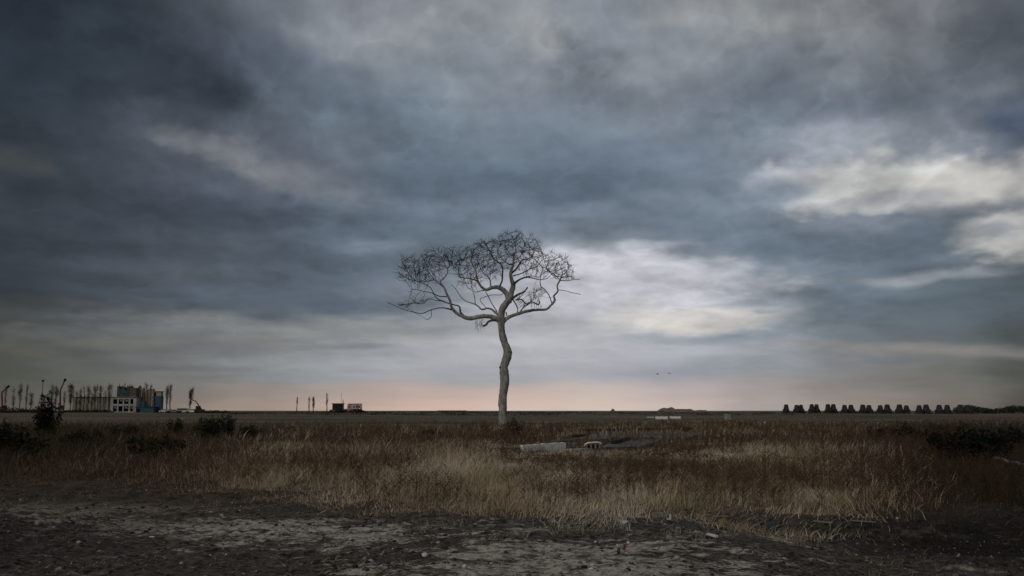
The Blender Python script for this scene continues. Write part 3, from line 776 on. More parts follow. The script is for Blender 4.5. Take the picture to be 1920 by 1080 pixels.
    # twigs grown into the crown's volume
    blobs = [(330,400,110,110,1),(280,325,55,50,.9),(470,400,110,90,1),(560,300,150,65,1.4),(640,290,100,65,1.3),(700,330,60,60,1),(360,470,130,45,1.2),(250,450,40,40,.6),
      (830,300,110,105,1.1),(800,400,90,60,.8),(820,480,110,38,1.0),(960,260,120,105,1.1),(930,185,60,50,1.1),(1100,220,120,105,1),(1130,150,100,55,1),(1230,230,110,120,1),
      (1200,140,60,40,.8),(1330,240,110,90,1),(1375,180,30,40,.5),(980,400,100,60,.6),(1440,330,110,90,1.1),(1560,370,110,90,1.1),(1620,400,65,75,1),(1520,430,80,40,.8),(1300,370,90,60,.8),
      (370,665,90,28,1.3),(270,690,60,20,.7),(1300,640,110,55,.7),(1380,590,50,40,.5),(770,470,60,30,1),(900,860,50,12,.5),(940,360,110,60,.6),(1120,330,90,60,.5)]
    A = []
    for (cx, cy, rx, ry, w) in blobs:
        k = int(rx*ry*(.6+.4*w)*.0165)
        for _ in range(k):
            a = random.random()*6.283; r = math.sqrt(random.random())
            zx = cx+rx*r*math.cos(a); zy = cy+ry*r*math.sin(a)
            dm = 3.6*math.sqrt(max(.05, 1-((zx-950)/850)**2))
            if cy > 600: dm = 1.0
            A.append(zp(zx, zy, random.uniform(-dm, dm))[:])
    A = np.array(A); HEART = np.array(zp(1050, 640)[:])
    NP = [np.array(p[:]) for p, r in nodes]; NR = [r for p, r in nodes]; PAR = [-1]*len(nodes); CH = [0]*len(nodes)
    n0 = len(nodes)
    arr = np.array(NP)
    D = np.full(len(A), 1e9); IDX = np.zeros(len(A), int)
    for s in range(0, len(arr), 256):
        d = np.linalg.norm(A[:, None]-arr[None, s:s+256], axis=2); j = d.argmin(1); m = d[np.arange(len(A)), j]
        u = m < D; D[u] = m[u]; IDX[u] = j[u]+s
    alive = np.ones(len(A), bool); step = .27; kill = .46
    for it in range(70):
        if not alive.any(): break
        use = alive & (D < 3.5)
        if not use.any(): break
        idx = np.unique(IDX[use]); new = []
        for k in idx:
            sel = use & (IDX == k)
            v = A[sel]-NP[k]; v /= np.linalg.norm(v, axis=1)[:, None]+1e-6
            if PAR[k] >= 0:
                pd = NP[k]-NP[PAR[k]]; pd = pd/(np.linalg.norm(pd)+1e-6); fwd = v @ pd > (-.1 if k >= n0 else -.9)
                if not fwd.any():
                    alive[np.where(sel)[0]] &= RNG.random(sel.sum()) > .4; continue
                v = v[fwd]
            d = v.mean(0)+RNG.normal(0, .13, 3)+.2*(NP[k]-HEART)/(np.linalg.norm(NP[k]-HEART)+1e-6)
            if PAR[k] >= 0:
                pd = NP[k]-NP[PAR[k]]; d += 1.5*pd/(np.linalg.norm(pd)+1e-6)
            d[2] += .03
            ln = np.linalg.norm(d)
            if ln < 1e-3 or CH[k] > 3: 
                alive[sel] &= RNG.random(sel.sum()) > .3; continue
            CH[k] += 1
            NP.append(NP[k]+d/ln*step); PAR.append(int(k)); CH.append(0); NR.append(0.0); new.append(len(NP)-1)
        if not new: break
        Q = np.array([NP[k] for k in new])
        d = np.linalg.norm(A[:, None]-Q[None], axis=2); j = d.argmin(1); m = d[np.arange(len(A)), j]
        u = m < D; D[u] = m[u]; IDX[u] = np.array(new)[j[u]]
        alive &= D > kill
    N = len(NP); r = np.zeros(N); acc = np.zeros(N)
    for k in range(N-1, n0-1, -1):
        r[k] = max(.016, acc[k]**(1/2.4))
        if PAR[k] >= n0: acc[PAR[k]] += r[k]**2.4
    r = np.minimum(r, .075)
    for k in range(n0, N):
        p = PAR[k]; rp = r[p] if p >= n0 else min(NR[p], r[k]*1.2)
        segs.append((Vector(NP[p]), Vector(NP[k]), rp, r[k]))
        # end twiglets
        leafy = CH[k] == 0
        for _ in range(4 if leafy else (1 if random.random() < .6 else 0)):
            d = Vector(NP[k])-Vector(NP[p]); d.normalize()
            q = d*.9+Vector((random.gauss(0,.42), random.gauss(0,.42), random.gauss(.3,.25)))
            q.normalize(); a = Vector(NP[k]); L1 = random.uniform(.25, .55)
            b = a+q*L1; q2 = (q+Vector((random.gauss(0,.15), random.gauss(0,.15), random.gauss(.1,.1)))).normalized(); c = b+q2*L1*.8
            segs.append((a, b, .013, .010)); segs.append((b, c, .010, .005))
    n = len(segs)
    a = np.array([s[0][:] for s in segs])-np.array(base[:]); b = np.array([s[1][:] for s in segs])-np.array(base[:])
    ra = np.array([s[2] for s in segs]); rb = np.array([s[3] for s in segs])
    t = b-a; t /= np.linalg.norm(t, axis=1)[:, None]+1e-9
    u = np.cross(t, np.array([.3, .9, .31])); u /= np.linalg.norm(u, axis=1)[:, None]+1e-9; w = np.cross(t, u)
    K = 4; V = np.zeros((n, 2*K, 3))
    for k in range(K):
        th = 2*math.pi*k/K; o = u*math.cos(th)+w*math.sin(th)
        V[:, k] = a+o*ra[:, None]; V[:, K+k] = b+o*rb[:, None]
    T = []
    bb = np.arange(n)[:, None]*2*K
    for k in range(K):
        k2 = (k+1) % K
        T.append(bb+np.array([[k, k2, K+k2]])); T.append(bb+np.array([[k, K+k2, K+k]]))
    T = np.stack(T, 1).reshape(-1, 3)
    tri_obj('crown', V.reshape(-1, 3), T, M_twig, root)
    print('tree', N, n)
build_tree()

# ------------------------------------------------------------------ shrubs and distant trees
def leaf_cloud(cs, n, size, cols, flat=1.0):
    """cs: list of (centre, rx, ry, rz)"""
    Vs = np.zeros((n, 3, 3)); C = np.zeros((n, 3, 3))
    ci = RNG.integers(0, len(cs), n)
    P = np.array([c[0][:] for c in cs])[ci]; R = np.array([c[1:] for c in cs])[ci]
    d = RNG.normal(0, 1, (n, 3)); d /= np.linalg.norm(d, axis=1)[:, None]
    P = P+d*R*(RNG.random((n, 1))**.45)
    for k in range(3):
        Vs[:, k] = P+RNG.normal(0, 1, (n, 3))*size*(.6+.8*RNG.random((n, 1)))
    cc = np.array(cols)[RNG.integers(0, len(cols), n)]*(.6+.8*RNG.random((n, 1)))
    C[:] = cc[:, None]
    return Vs.reshape(-1, 3), np.arange(n*3).reshape(-1, 3), C.reshape(-1, 3)

GD = [(.020,.023,.011),(.032,.033,.015),(.045,.037,.018)]
GB = [(.03,.02,.01),(.05,.035,.016),(.02,.018,.01)]
GY = [(.16,.11,.04),(.11,.08,.03),(.07,.05,.02)]
def shrub(px, top, basey, wpx, label, cols, n=2600, name='shrub', spiky=.5, stems=9, group='shrubs in the field'):
    b = gpt(px, basey); Y = b.y; hgt = max(.3, at(px, top, Y).z-b.z); W = wpx*Y/F
    root = empty(name, b, label, 'shrub', group)
    mb = MB(); cs = []
    for i in range(stems):
        a = random.random()*6.283; rr = random.random()**.5
        tip = Vector((math.cos(a)*rr*W*.45, math.sin(a)*rr*W*.4, hgt*(1-.35*rr)*random.uniform(.65, 1)))
        mid = tip*.5+Vector((random.gauss(0,.04)*W, random.gauss(0,.04)*W, hgt*.05))
        mb.tube([Vector((tip.x*.1, tip.y*.1, -.1)), mid, tip], [.03*hgt**.5, .018*hgt**.5, .006], 5)
        for k in range(3):
            t = .35+.3*k
            cs.append((tip*t+Vector((random.gauss(0,.08)*W, random.gauss(0,.08)*W, 0)), W*(.2-.03*k), W*.2, hgt*(.17+.03*k)*(1+spiky*.4)))
    mb.build('stem', M_barkdark, root)
    V, T, C = leaf_cloud(cs, n, .030*math.sqrt(max(W, hgt))*1.2, cols)
    V[:, 2] = np.maximum(V[:, 2], -.05)
    tri_obj('foliage', V, T, M_leaf, root, col=C)
    return root

shrub(82, 740, 826, 46, 'tall dark spiky shrub rising above the skyline in front of the far pines', GD+GB, 2600)
shrub(20, 790, 868, 110, 'broad dark shrub at the far left edge of the field', GD, 3000)
shrub(150, 800, 850, 90, 'low dark brown shrub behind the dry grass on the left', GD+GB, 2500)
shrub(232, 792, 830, 44, 'small dark brown shrub below the blue tower', GD+GB, 1800)
shrub(328, 782, 822, 38, 'narrow dark shrub left of the blackest green bush', GD+GB, 1500)
shrub(384, 780, 828, 66, 'blackish green dense bush on the left of the plain', GD, 2600)
shrub(426, 772, 822, 36, 'upright dark brown shrub right beside the blackest green bush', GB+GD, 1500)
shrub(466, 794, 824, 46, 'low dark shrub, rightmost of the row on the left', GB+GD, 1500)
shrub(280, 815, 862, 120, 'wide low olive brown shrub in front of the small dark one', GB+GD, 2600)
shrub(622, 795, 812, 16, 'tiny dark bush alone between the grass and the far plain', GD, 500)
shrub(803, 805, 818, 34, 'small olive bush beside a pale strip of ground', GB+[(.08,.07,.02)], 800)
shrub(966, 782, 818, 40, 'yellowish brown shrub at the foot of the lone tree on its right', GY+GB, 1300)
shrub(912, 792, 812, 26, 'small yellow brown tuft left of the lone tree trunk', GY, 600)
shrub(1840, 800, 872, 130, 'large black green bush at the right behind the pale rail', [(.008,.01,.006),(.012,.015,.008)], 5200, spiky=.1, stems=14)
shrub(1770, 815, 868, 60, 'dark rounded bush left of the large black one', [(.010,.010,.006),(.016,.013,.008)], 2200)
shrub(1900, 798, 842, 70, 'dark bush touching the right edge above the grey pavement', [(.010,.012,.007)], 2200)
shrub(1700, 795, 832, 60, 'brown scrubby bush on the right below the concrete armour blocks', GB, 1700)
shrub(1645, 798, 828, 40, 'small brown bush, leftmost of the right hand bushes', GB, 1200)
shrub(1755, 800, 850, 50, 'reddish brown bush between the scrubby one and the dark rounded one', [(.035,.018,.01),(.02,.014,.01)], 1500)

M_pinebark = mat_noise('pine_bark', (.035,.03,.028), (.075,.065,.058), 1, .9, 0)
def pine(px, top, w, label, Y=420, dens=1.0, lean=0, crown_from=.45, base=777, group='surviving pines on the skyline'):
    b = at(px, base, Y); b.z = gz(b.x, Y)-.1
    H = at(px, top, Y).z-b.z; W = w*Y/F
    root = empty('pine_tree', b, label, 'tree', group)
    mb = MB(); n = 7
    kink = [random.gauss(0, .006)*H for _ in range(n+1)]
    P = [Vector((lean*H*(i/n)+kink[i], kink[n-i]*.5, H*i/n*.97)) for i in range(n+1)]
    r0 = .13+.011*H
    mb.tube(P, [r0*(1-.72*i/n) for i in range(n+1)], 6)
    def on(t):
        k = min(n-1, int(t*n)); return P[k].lerp(P[k+1], t*n-k)
    cs = []
    crown_from = min(crown_from, .34) if dens > .2 else crown_from
    for i in range(int(34*dens)+8):
        t = random.uniform(crown_from, .99); a = random.random()*6.283
        ln = W*.36*(1.1-.6*abs(t-.78)*2)*random.uniform(.3, 1)
        p = on(t); q = p+Vector((math.cos(a)*ln, math.sin(a)*ln, ln*random.uniform(.5, 1.3)))
        mb.tube([p, p.lerp(q, .5)+Vector((0, 0, .1)), q], [.045, .035, .02], 4)
        cs.append((q, W*.15+.08, W*.15+.08, .7+.05*H))
    mb.build('trunk', M_pinebark, root)
    if not cs: cs = [(on(.9), .4, .4, .6)]
    V, T, C = leaf_cloud(cs, int((30+110*dens)*len(cs)**.75)+40, .075, [(.055,.055,.045),(.07,.062,.055),(.045,.044,.038)])
    tri_obj('crown', V, T, M_leaf, root, col=C)
    return root

PINES = [
 (8, 724, 10, 'faint thin pine beside the left red excavator arm', .5),
 (24, 728, 10, 'thin pine just right of the left red excavator arm', .4),
 (36, 722, 12, 'dark narrow pine, first of the tall pair near the left edge', .9),
 (48, 719, 9, 'dark straight pine, second of the tall pair near the left edge', .6),
 (57, 738, 14, 'short bushy pine left of the pole with a knob on top', .9),
 (88, 740, 12, 'short pine behind the tall spiky shrub', .6),
 (95, 721, 13, 'dark pine left of the twin trunks by the taller red arm', 1.0),
 (103, 722, 12, 'tall pine touching the taller red excavator arm from the left', 1.1),
 (119, 735, 9, 'thin short pine just right of the taller red arm', .4),
 (131, 723, 15, 'very dark dense pine standing alone right of the taller red arm', 1.8),
 (143, 733, 10, 'thin pine at the left end of the pale wall', .5),
 (149, 730, 10, 'greyish pine in front of the left part of the pale wall', .7),
 (156, 724, 8, 'slender tall pine in front of the pale wall', .4),
 (164, 724, 12, 'feathery pine in front of the middle of the pale wall', .8),
 (171, 736, 9, 'short thin pine between two feathery pines', .4),
 (177, 723, 12, 'second feathery pine in front of the pale wall', .9),
 (187, 723, 11, 'third feathery pine towards the ruined white building', .8),
 (196, 734, 9, 'short sparse pine left of the ruined white building', .4),
 (204, 720, 12, 'dark pine at the left corner of the ruined white building', 1.2),
 (232, 720, 10, 'pine top showing above the green upper storey', .7),
 (246, 722, 9, 'thin pine top left of the tallest cream silo', .5),
 (273, 719, 11, 'dark pine rising behind the cream silos', .9),
 (281, 722, 9, 'slim pine behind the right hand cream silos', .7),
 (290, 733, 8, 'small dark pine squeezed beside the blue tower', .8),
 (312, 722, 10, 'tall pine, left of the close pair right of the blue tower', .9),
 (318, 722, 9, 'tall pine, right of the close pair right of the blue tower', .7),
]
for px, top, w, lab, dn in PINES:
    pine(px, top, w, lab, Y=415+random.uniform(-25, 60), dens=dn)
pine(355, 727, 12, 'cone shaped leaning pine alone right of the blue tower', Y=400, dens=1.3, lean=.07, crown_from=.3)
pine(556, 744, 5, 'bare thin dead tree, leftmost of four left of the ruined frame', Y=400, dens=.15, lean=.03, crown_from=.6, group='thin dead trees by the ruined frame')
pine(579, 743, 6, 'sparse dead tree, left of the close pair by the ruined frame', Y=400, dens=.25, crown_from=.4, group='thin dead trees by the ruined frame')
pine(587, 744, 7, 'thicker dead tree, right of the close pair by the ruined frame', Y=390, dens=.7, crown_from=.6, group='thin dead trees by the ruined frame')
pine(613, 738, 6, 'tallest thin dead tree just left of the ruined frame', Y=395, dens=.3, lean=-.03, crown_from=.4, group='thin dead trees by the ruined frame')

# low dark scrub under the far pines
def far_scrub():
    cs = []
    for i in range(150):
        px = random.uniform(-60, 430); Y = 405+random.uniform(-15, 60)
        if 205 < px < 300 and Y < 430: continue
        p = at(px, 776, Y); h = random.uniform(.3, 2.2 if px < 75 else .9)
        cs.append((Vector((p.x, Y, gz(p.x, Y)+h*.4)), 2.2, 1.5, h))
    V, T, C = leaf_cloud(cs, 9000, .25, [(.03,.022,.016),(.04,.03,.02),(.02,.02,.014)])
    tag(tri_obj('far_scrub', V, T, M_leaf, col=C), 'low dark scrub along the foot of the far pines', 'scrub', kind='stuff')
    cs = []
    for i in range(200):
        px = random.uniform(430, 1500); Y = random.uniform(260, 420)
        p = at(px, 776, Y); cs.append((Vector((p.x, Y, gz(p.x, Y)+.1)), 3.0, 1.5, random.uniform(.15, .45)))
    V, T, C = leaf_cloud(cs, 9000, .16, [(.06,.05,.03),(.04,.035,.022),(.09,.07,.045)])
    tag(tri_obj('plain_scrub', V, T, M_leaf, col=C), 'low scrub on the far edge of the plain', 'scrub', kind='stuff')
    # green grey thicket at the far right
    cs = []
    for i in range(260):
        px = random.uniform(1795, 2200); Y = 335+random.uniform(0, 25)
        p = at(px, 776, Y); h = 1.1+.35*math.sin(px*.07)
        cs.append((Vector((p.x, Y, gz(p.x, Y)+h)), 1.8, 1.5, h))
    V, T, C = leaf_cloud(cs, 16000, .2, [(.03,.038,.026),(.045,.052,.036),(.02,.026,.018)])
    tag(tri_obj('far_thicket', V, T, M_leaf, col=C), 'long grey green thicket at the right end of the skyline', 'thicket', kind='stuff')
far_scrub()

# ------------------------------------------------------------------ the derelict plant on the left
PY = 400.0
def on_far(px, Y=PY): 
    p = at(px, 776, Y); return Vector((p.x, Y, gz(p.x, Y)))
def wm(px): return px*PY/F
def build_plant():
    g = 'buildings of the derelict plant'
    b = on_far(231); H = at(231, 745, PY).z-b.z; W = wm(48)
    r = empty('ruined_building', b, 'gutted white building with two rows of dark window openings', 'building', g)
    D = 8.0
    # pierced front wall: piers and bands round the openings
    m = MB()
    cols = [(-.5,-.40),(-.25,-.19),(-.03,.02),(.20,.26),(.38,.5)]
    for a, c in cols: m.box(((a+c)/2*W, 0, H/2), ((c-a)*W, .5, H))
    for z0, z1 in ((0,.06),(.42,.56),(.88,1)):
        for i in range(4):
            a, c = cols[i][1]*W, cols[i+1][0]*W
            m.box(((a+c)/2, 0, (z0+z1)/2*H), (c-a, .49, (z1-z0)*H))
    m.box((-W/2+.2, D/2+.25, H/2), (.4, D, H)); m.box((W/2-.2, D/2+.25, H/2), (.4, D, H)); m.box((0, D+.45, H/2), (W, .4, H))
    m.build('wall', M_ruinwhite, r)
    m = MB(); m.box((0, D/2, H+.11), (W+.5, D+1.2, .22)); m.build('roof', M_conc, r)
    for rr_, (z0, z1) in enumerate(((.06,.42),(.56,.88))):
        for i in range(4):
            a, c = cols[i][1]*W, cols[i+1][0]*W
            m = MB(); m.box(((a+c)/2, .75, (z0+z1)/2*H), (c-a, .1, (z1-z0)*H)); wdw = m.build('window', M_void, r)
            m = MB()
            if (i+rr_) % 3 != 1:
                m.box(((a+c)/2-.2*(c-a), .25, (z0+.85*(z1-z0))*H), ((c-a)*.62, .1, (z1-z0)*H*.3), ry=.35)
                m.box(((a+c)/2+.1*(c-a), .3, (z0+.75*(z1-z0))*H), (.12, .1, (z1-z0)*H*.5)); m.box(((a+c)/2, .3, (z0+.55*(z1-z0))*H), ((c-a)*.96, .1, .12)); m.build('frame', M_ruinwhite, wdw)
    # upper storey, broken outline
    b2 = H+.22; up = at(231, 724, PY).z-b.z-b2
    m = MB()
    for i, (x0, x1, k) in enumerate(((-.30,-.22,1.0),(-.22,-.12,.72),(-.12,-.02,.9),(-.02,.08,.66),(.08,.16,.98))):
        m.box(((x0+x1)/2*W, 3, b2+up*k/2), ((x1-x0)*W, 5, up*k))
    for x_, h_ in ((-.27,1.25),(-.14,1.12),(-.06,1.3),(.05,1.1),(.13,1.2)): m.box((x_*W, 2, b2+up*h_/2), (.22, .22, up*h_))
    m.build('upper_storey', M_upper, r)
    m = MB(); m.box((.30*W, 3.2, b2+up*.42), (.27*W, 5, up*.84)); m.box((.22*W, 1, b2+up*.75), (.4, .4, up*.6)); m.build('side_storey', M_brownclad, r)
    # cream silos
    for i, (px, top, w, lab) in enumerate(((260,723,7,'tallest cream silo with a dark cap, next to the ruined white building'),(267.5,727,6,'cream silo directly right of the tallest one'),
            (274,730,6,'middle cream silo behind the teal shed'),(280,728,5.5,'slim cream silo, second from the right'),(286,729,5,'rightmost cream silo beside the blue tower'))):
        b = on_far(px, PY+5); Hs = at(px, top, PY+5).z-b.z; R = w*.5*(PY+5)/F
        r = empty('silo', b, lab, 'silo', 'cream silos of the derelict plant')
        m = MB(); m.tube([(0,0,2.6),(0,0,Hs*.93)], [R, R], 18); m.build('shell', M_cream, r, False)
        m = MB(); m.tube([(0,0,Hs*.93),(0,0,Hs)], [R*1.04, R*.35], 18); m.build('cap', M_brownclad, r)
        m = MB(); m.tube([(0,0,2.61),(0,0,1.2)], [R*.98, R*.2], 18); m.build('hopper', M_cream, r)
        for a in range(4):
            th = a*math.pi/2+.78; m = MB(); m.tube([(R*.9*math.cos(th), R*.9*math.sin(th), -.2), (R*.9*math.cos(th), R*.9*math.sin(th), 2.7)], [.12,.12], 6); m.build('leg', M_brownclad, r)
        m = MB()
        for k in (-.18, .18): m.tube([(k, -R-.16, 2.6), (k, -R-.16, Hs*.95)], [.04,.04], 4)
        for k in range(int(Hs*1.6)): m.box((0, -R-.16, 2.8+k*.55), (.36, .04, .04))
        m.build('ladder', M_brownclad, r)
    # teal shed
    b = on_far(271, PY-6); Hs = at(271, 762, PY-6).z-b.z; W2 = 34*(PY-6)/F
    r = empty('metal_shed', b, 'low teal sheet metal shed in front of the cream silos', 'shed', g)
    m = MB(); m.box((0, 2.5, Hs*.45), (W2, 5, Hs*.9)); m.build('wall', M_teal, r)
    m = MB(); m.box((0, 2.5, Hs*.93), (W2+.6, 5.6, .18)); m.box((-W2*.18, 2.5, Hs*.95+1.0), (W2*.16, 3, 2.0)); m.build('roof', M_teal, r)
    m = MB(); m.box((-W2*.36, -.06, Hs*.33), (W2*.2, .1, Hs*.6)); m.build('door', M_void, r)
    # blue tower
    b = on_far(295, PY-2); Hs = at(295, 733, PY-2).z-b.z; W3 = 11*(PY-2)/F
    r = empty('hoist_tower', b, 'narrow blue tower with a cream top at the right end of the plant', 'tower', g)
    m = MB(); m.box((0, 1.5, Hs*.38), (W3, 3, Hs*.76)); m.build('wall', M_blue, r)
    m = MB(); m.box((.05*W3, 1.5, Hs*.86), (W3*.8, 2.6, Hs*.2)); m.build('top_room', M_cream, r)
    m = MB(); m.box((.05*W3, 1.5, Hs*.96+.12), (W3, 3.2, .2)); m.build('roof', M_brownclad, r)
    m = MB(); m.box((-W3*.5-.35, 1.3, Hs*.47), (.7, 1.4, Hs*.94)); m.build('elevator_shaft', M_void, r)
    m = MB(); m.box((.05*W3, -.06, Hs*.3), (W3*.5, .1, Hs*.12)); m.build('window', M_teal, r)
    # pale wall behind the pines
    b = on_far(172, 480); Hs = at(172, 745, 480).z-b.z; W4 = 72*480/F
    r = empty('long_building', b, 'long pale low building behind the row of pines', 'building', g)
    m = MB()
    nb = 14
    for i in range(nb):
        m.box(((i-(nb-1)/2)*W4/nb, (i % 2)*.25, Hs/2), (W4/nb*.985, 1.0, Hs))
    m.box((0, 5, Hs/2), (W4*.98, 8, Hs-.2)); m.build('wall', mat_noise('pale_cladding', (.17,.15,.12), (.26,.235,.19), .25, .9, 0), r)
    m = MB(); m.box((0, 4.5, Hs+.15), (W4+1, 10.4, .3)); m.build('roof', M_brownclad, r)
build_plant()

def excavator(px, basey, elbow, tip, label, Y=395):
    b = on_far(px, Y); r = empty('excavator', b, label, 'excavator', 'red excavators raising their arms')
    e = at(elbow[0], elbow[1], Y)-b; t = at(tip[0], tip[1], Y)-b; s = (-1 if tip[0] < elbow[0] else 1)
    m = MB()
    for k in (-1, 1): 
        m.box((0, k*1.1, .45), (3.8, .55, .8), top=.85)
    m.build('track', M_dark, r)
    m = MB(); m.box((-.2*s, 0, 1.45), (2.8, 2.2, .9)); m.box((-1.2*s, 0, 1.9), (1.0, 2.2, .7)); m.build('body', M_rust, r)
    m = MB(); m.box((.7*s, .6, 2.2), (1.2, .9, 1.4)); c = m.build('cab', M_rust, r)
    m = MB(); m.box((1.31*s, .6, 2.35), (.04, .75, .8)); m.box((.7*s, .14, 2.35), (.9, .04, .8)); m.build('window', M_glass, c)
    m = MB(); m.tube([(.1*s, -.3, 1.7), (e.x, -.3, e.z)], [.42, .34], 6); m.build('boom', M_rust, r)
    m = MB(); m.tube([(e.x, -.3, e.z), (t.x*.85+e.x*.15, -.3, t.z*.85+e.z*.15)], [.34, .24], 6); m.build('arm', M_rust, r)
    d = (t-e).normalized()
    m = MB(); m.tube([(t.x-d.x*1.2, -.3, t.z-d.z*1.2), (t.x, -.3, t.z), (t.x+.5*s, -.3, t.z-.1)], [.35, .55, .2], 6); m.build('grapple', M_dark, r)
excavator(4, 776, (4, 736), (17, 724), 'reddish excavator with a raised bent arm at the far left edge')
excavator(112, 776, (114, 731), (123, 711), 'reddish excavator whose taller raised arm tops the pine row')

def misc_left():
    b = on_far(77, 380); H = at(77, 714, 380).z-b.z
    r = empty('utility_pole', b, 'thin tall pole with a dark knob on top behind the spiky shrub', 'pole')
    m = MB(); m.tube([(0,0,-.2),(0,0,H)], [.16,.09], 8); m.build('mast', M_dark, r)
    m = MB(); m.tube([(0,0,H-.5),(0,0,H-.2),(0,0,H+.25),(0,0,H+.5)], [.15,.5,.5,.15], 10); m.build('lamp_head', M_dark, r)
    m = MB(); m.box((0, 0, H*.55), (2.2, .12, .12)); m.build('crossarm', M_dark, r)
    b = gpt(108, 784); H = at(108, 755, b.y).z-b.z
    r = empty('marker_post', b, 'pale grey post standing in front of the far pines', 'post')
    m = MB(); m.tube([(0,0,-.2),(0,0,H*.97)], [.09*H**.5,.08*H**.5], 10); m.build('shaft', M_conc, r, True)
    m = MB(); m.tube([(0,0,H*.97),(0,0,H)], [.1*H**.5,.05], 10); m.build('cap', M_conc, r)
misc_left()

def vehicle(px, lab, L=4.6, H=1.5, kind='car', Y=392, mat=None, name='parked_car', rz=0):
    b = on_far(px, Y); r = empty(name, b, lab, kind, 'vehicles parked right of the plant', rz)
    mat = mat or M_van
    m = MB(); m.box((0,0,.62), (L, 1.7, .62)); body = m.build('body', mat, r, bevel=.08)
    m = MB(); w = L*.55 if kind == 'car' else L*.9
    m.box((-.1*L if kind == 'car' else -.02*L, 0, .93+(H-.93)/2), (w, 1.6, H-.93), top=.82 if kind == 'car' else .95); cb = m.build('cabin', mat, r, bevel=.05)
    m = MB(); m.box((-.1*L if kind == 'car' else -.02*L, 0, .93+(H-.93)*.5), (w*.86, 1.615, (H-.93)*.55)); m.build('window', M_glass, r)
    for sx in (-1, 1):
        for sy in (-1, 1):
            m = MB(); m.tube([(sx*L*.32, sy*.86, .32), (sx*L*.32, sy*.66, .32)], [.32,.32], 14); m.build('wheel', M_tyre, r)
vehicle(310, 'small white car parked just right of the blue tower')
vehicle(327, 'pale flat car beneath the close pair of pines', L=6.5, H=1.35, mat=M_stone2)
vehicle(343, 'white van between the pine pair and the leaning pine', L=5, H=2.0, kind='van', name='parked_van')
vehicle(362, 'bright white car at the foot of the leaning pine', L=4.6, H=1.6, mat=M_white)
def digger():
    b = on_far(374, 388); r = empty('loader', b, 'dark machine with a lowered arm right of the leaning pine', 'machine')
    m = MB(); m.box((0,0,.9), (3.6,2,1.2)); m.build('body', M_dark, r)
    m = MB(); m.box((-.6,0,2.1), (1.5,1.6,1.3)); m.build('cab', M_dark, r)
    for sx in (-1, 1):
        m = MB(); m.tube([(sx*1.2,-1.15,.5),(sx*1.2,-.8,.5)], [.55,.55], 14); m.build('wheel', M_tyre, r)
    m = MB(); m.tube([(.8,-.3,1.5),(-1.6,-.3,4.6),(-3.2,-.3,5.2)], [.25,.2,.15], 6); m.build('arm', M_dark, r)
digger()
# earthen bank at the right end of the plant
def mound(name, px0, px1, top, Y, label, cat, lumps, mat, depth=14, base=777):
    a = on_far(px0, Y); c = on_far(px1, Y); H = at((px0+px1)/2, top, Y).z-a.z
    nx, ny = 70, 18; W = c.x-a.x
    V = []; 
    for j in range(ny+1):
        for i in range(nx+1):
            u = i/nx; v = j/ny
            h = 0
            for (lc, lw, lh) in lumps: h = max(h, lh*math.exp(-((u-lc)/lw)**4))
            e = min(1, u*9, (1-u)*9)*math.sin(math.pi*v)**.7
            V.append((u*W, v*depth, -.6+(H+.6)*h*e*(1+.22*mnoise.noise(Vector((u*14, v*3, px0))))))
    T = []
    for j in range(ny):
        for i in range(nx):
            k = j*(nx+1)+i; T += [(k, k+1, k+nx+2), (k, k+nx+2, k+nx+1)]
    o = tri_obj(name, V, T, mat, smooth=True); o.location = a
    return tag(o, label, cat)
mound('earth_bank', 372, 435, 770, 400, 'dark scrubby earth bank right of the parked vehicles', 'bank', [(.3,.3,1),(.75,.2,.7)], M_dark)
mound('earth_mound', 1232, 1345, 764.5, 520, 'brown double humped mound of earth on the far right plain', 'mound', [(.25,.16,1),(.52,.2,.86),(.8,.22,.62)], M_mound, 30)
mound('spoil_heap', 1143, 1158, 767, 540, 'tiny heap of spoil on the skyline left of the humped mound', 'mound', [(.5,.3,1)], M_mound, 8)

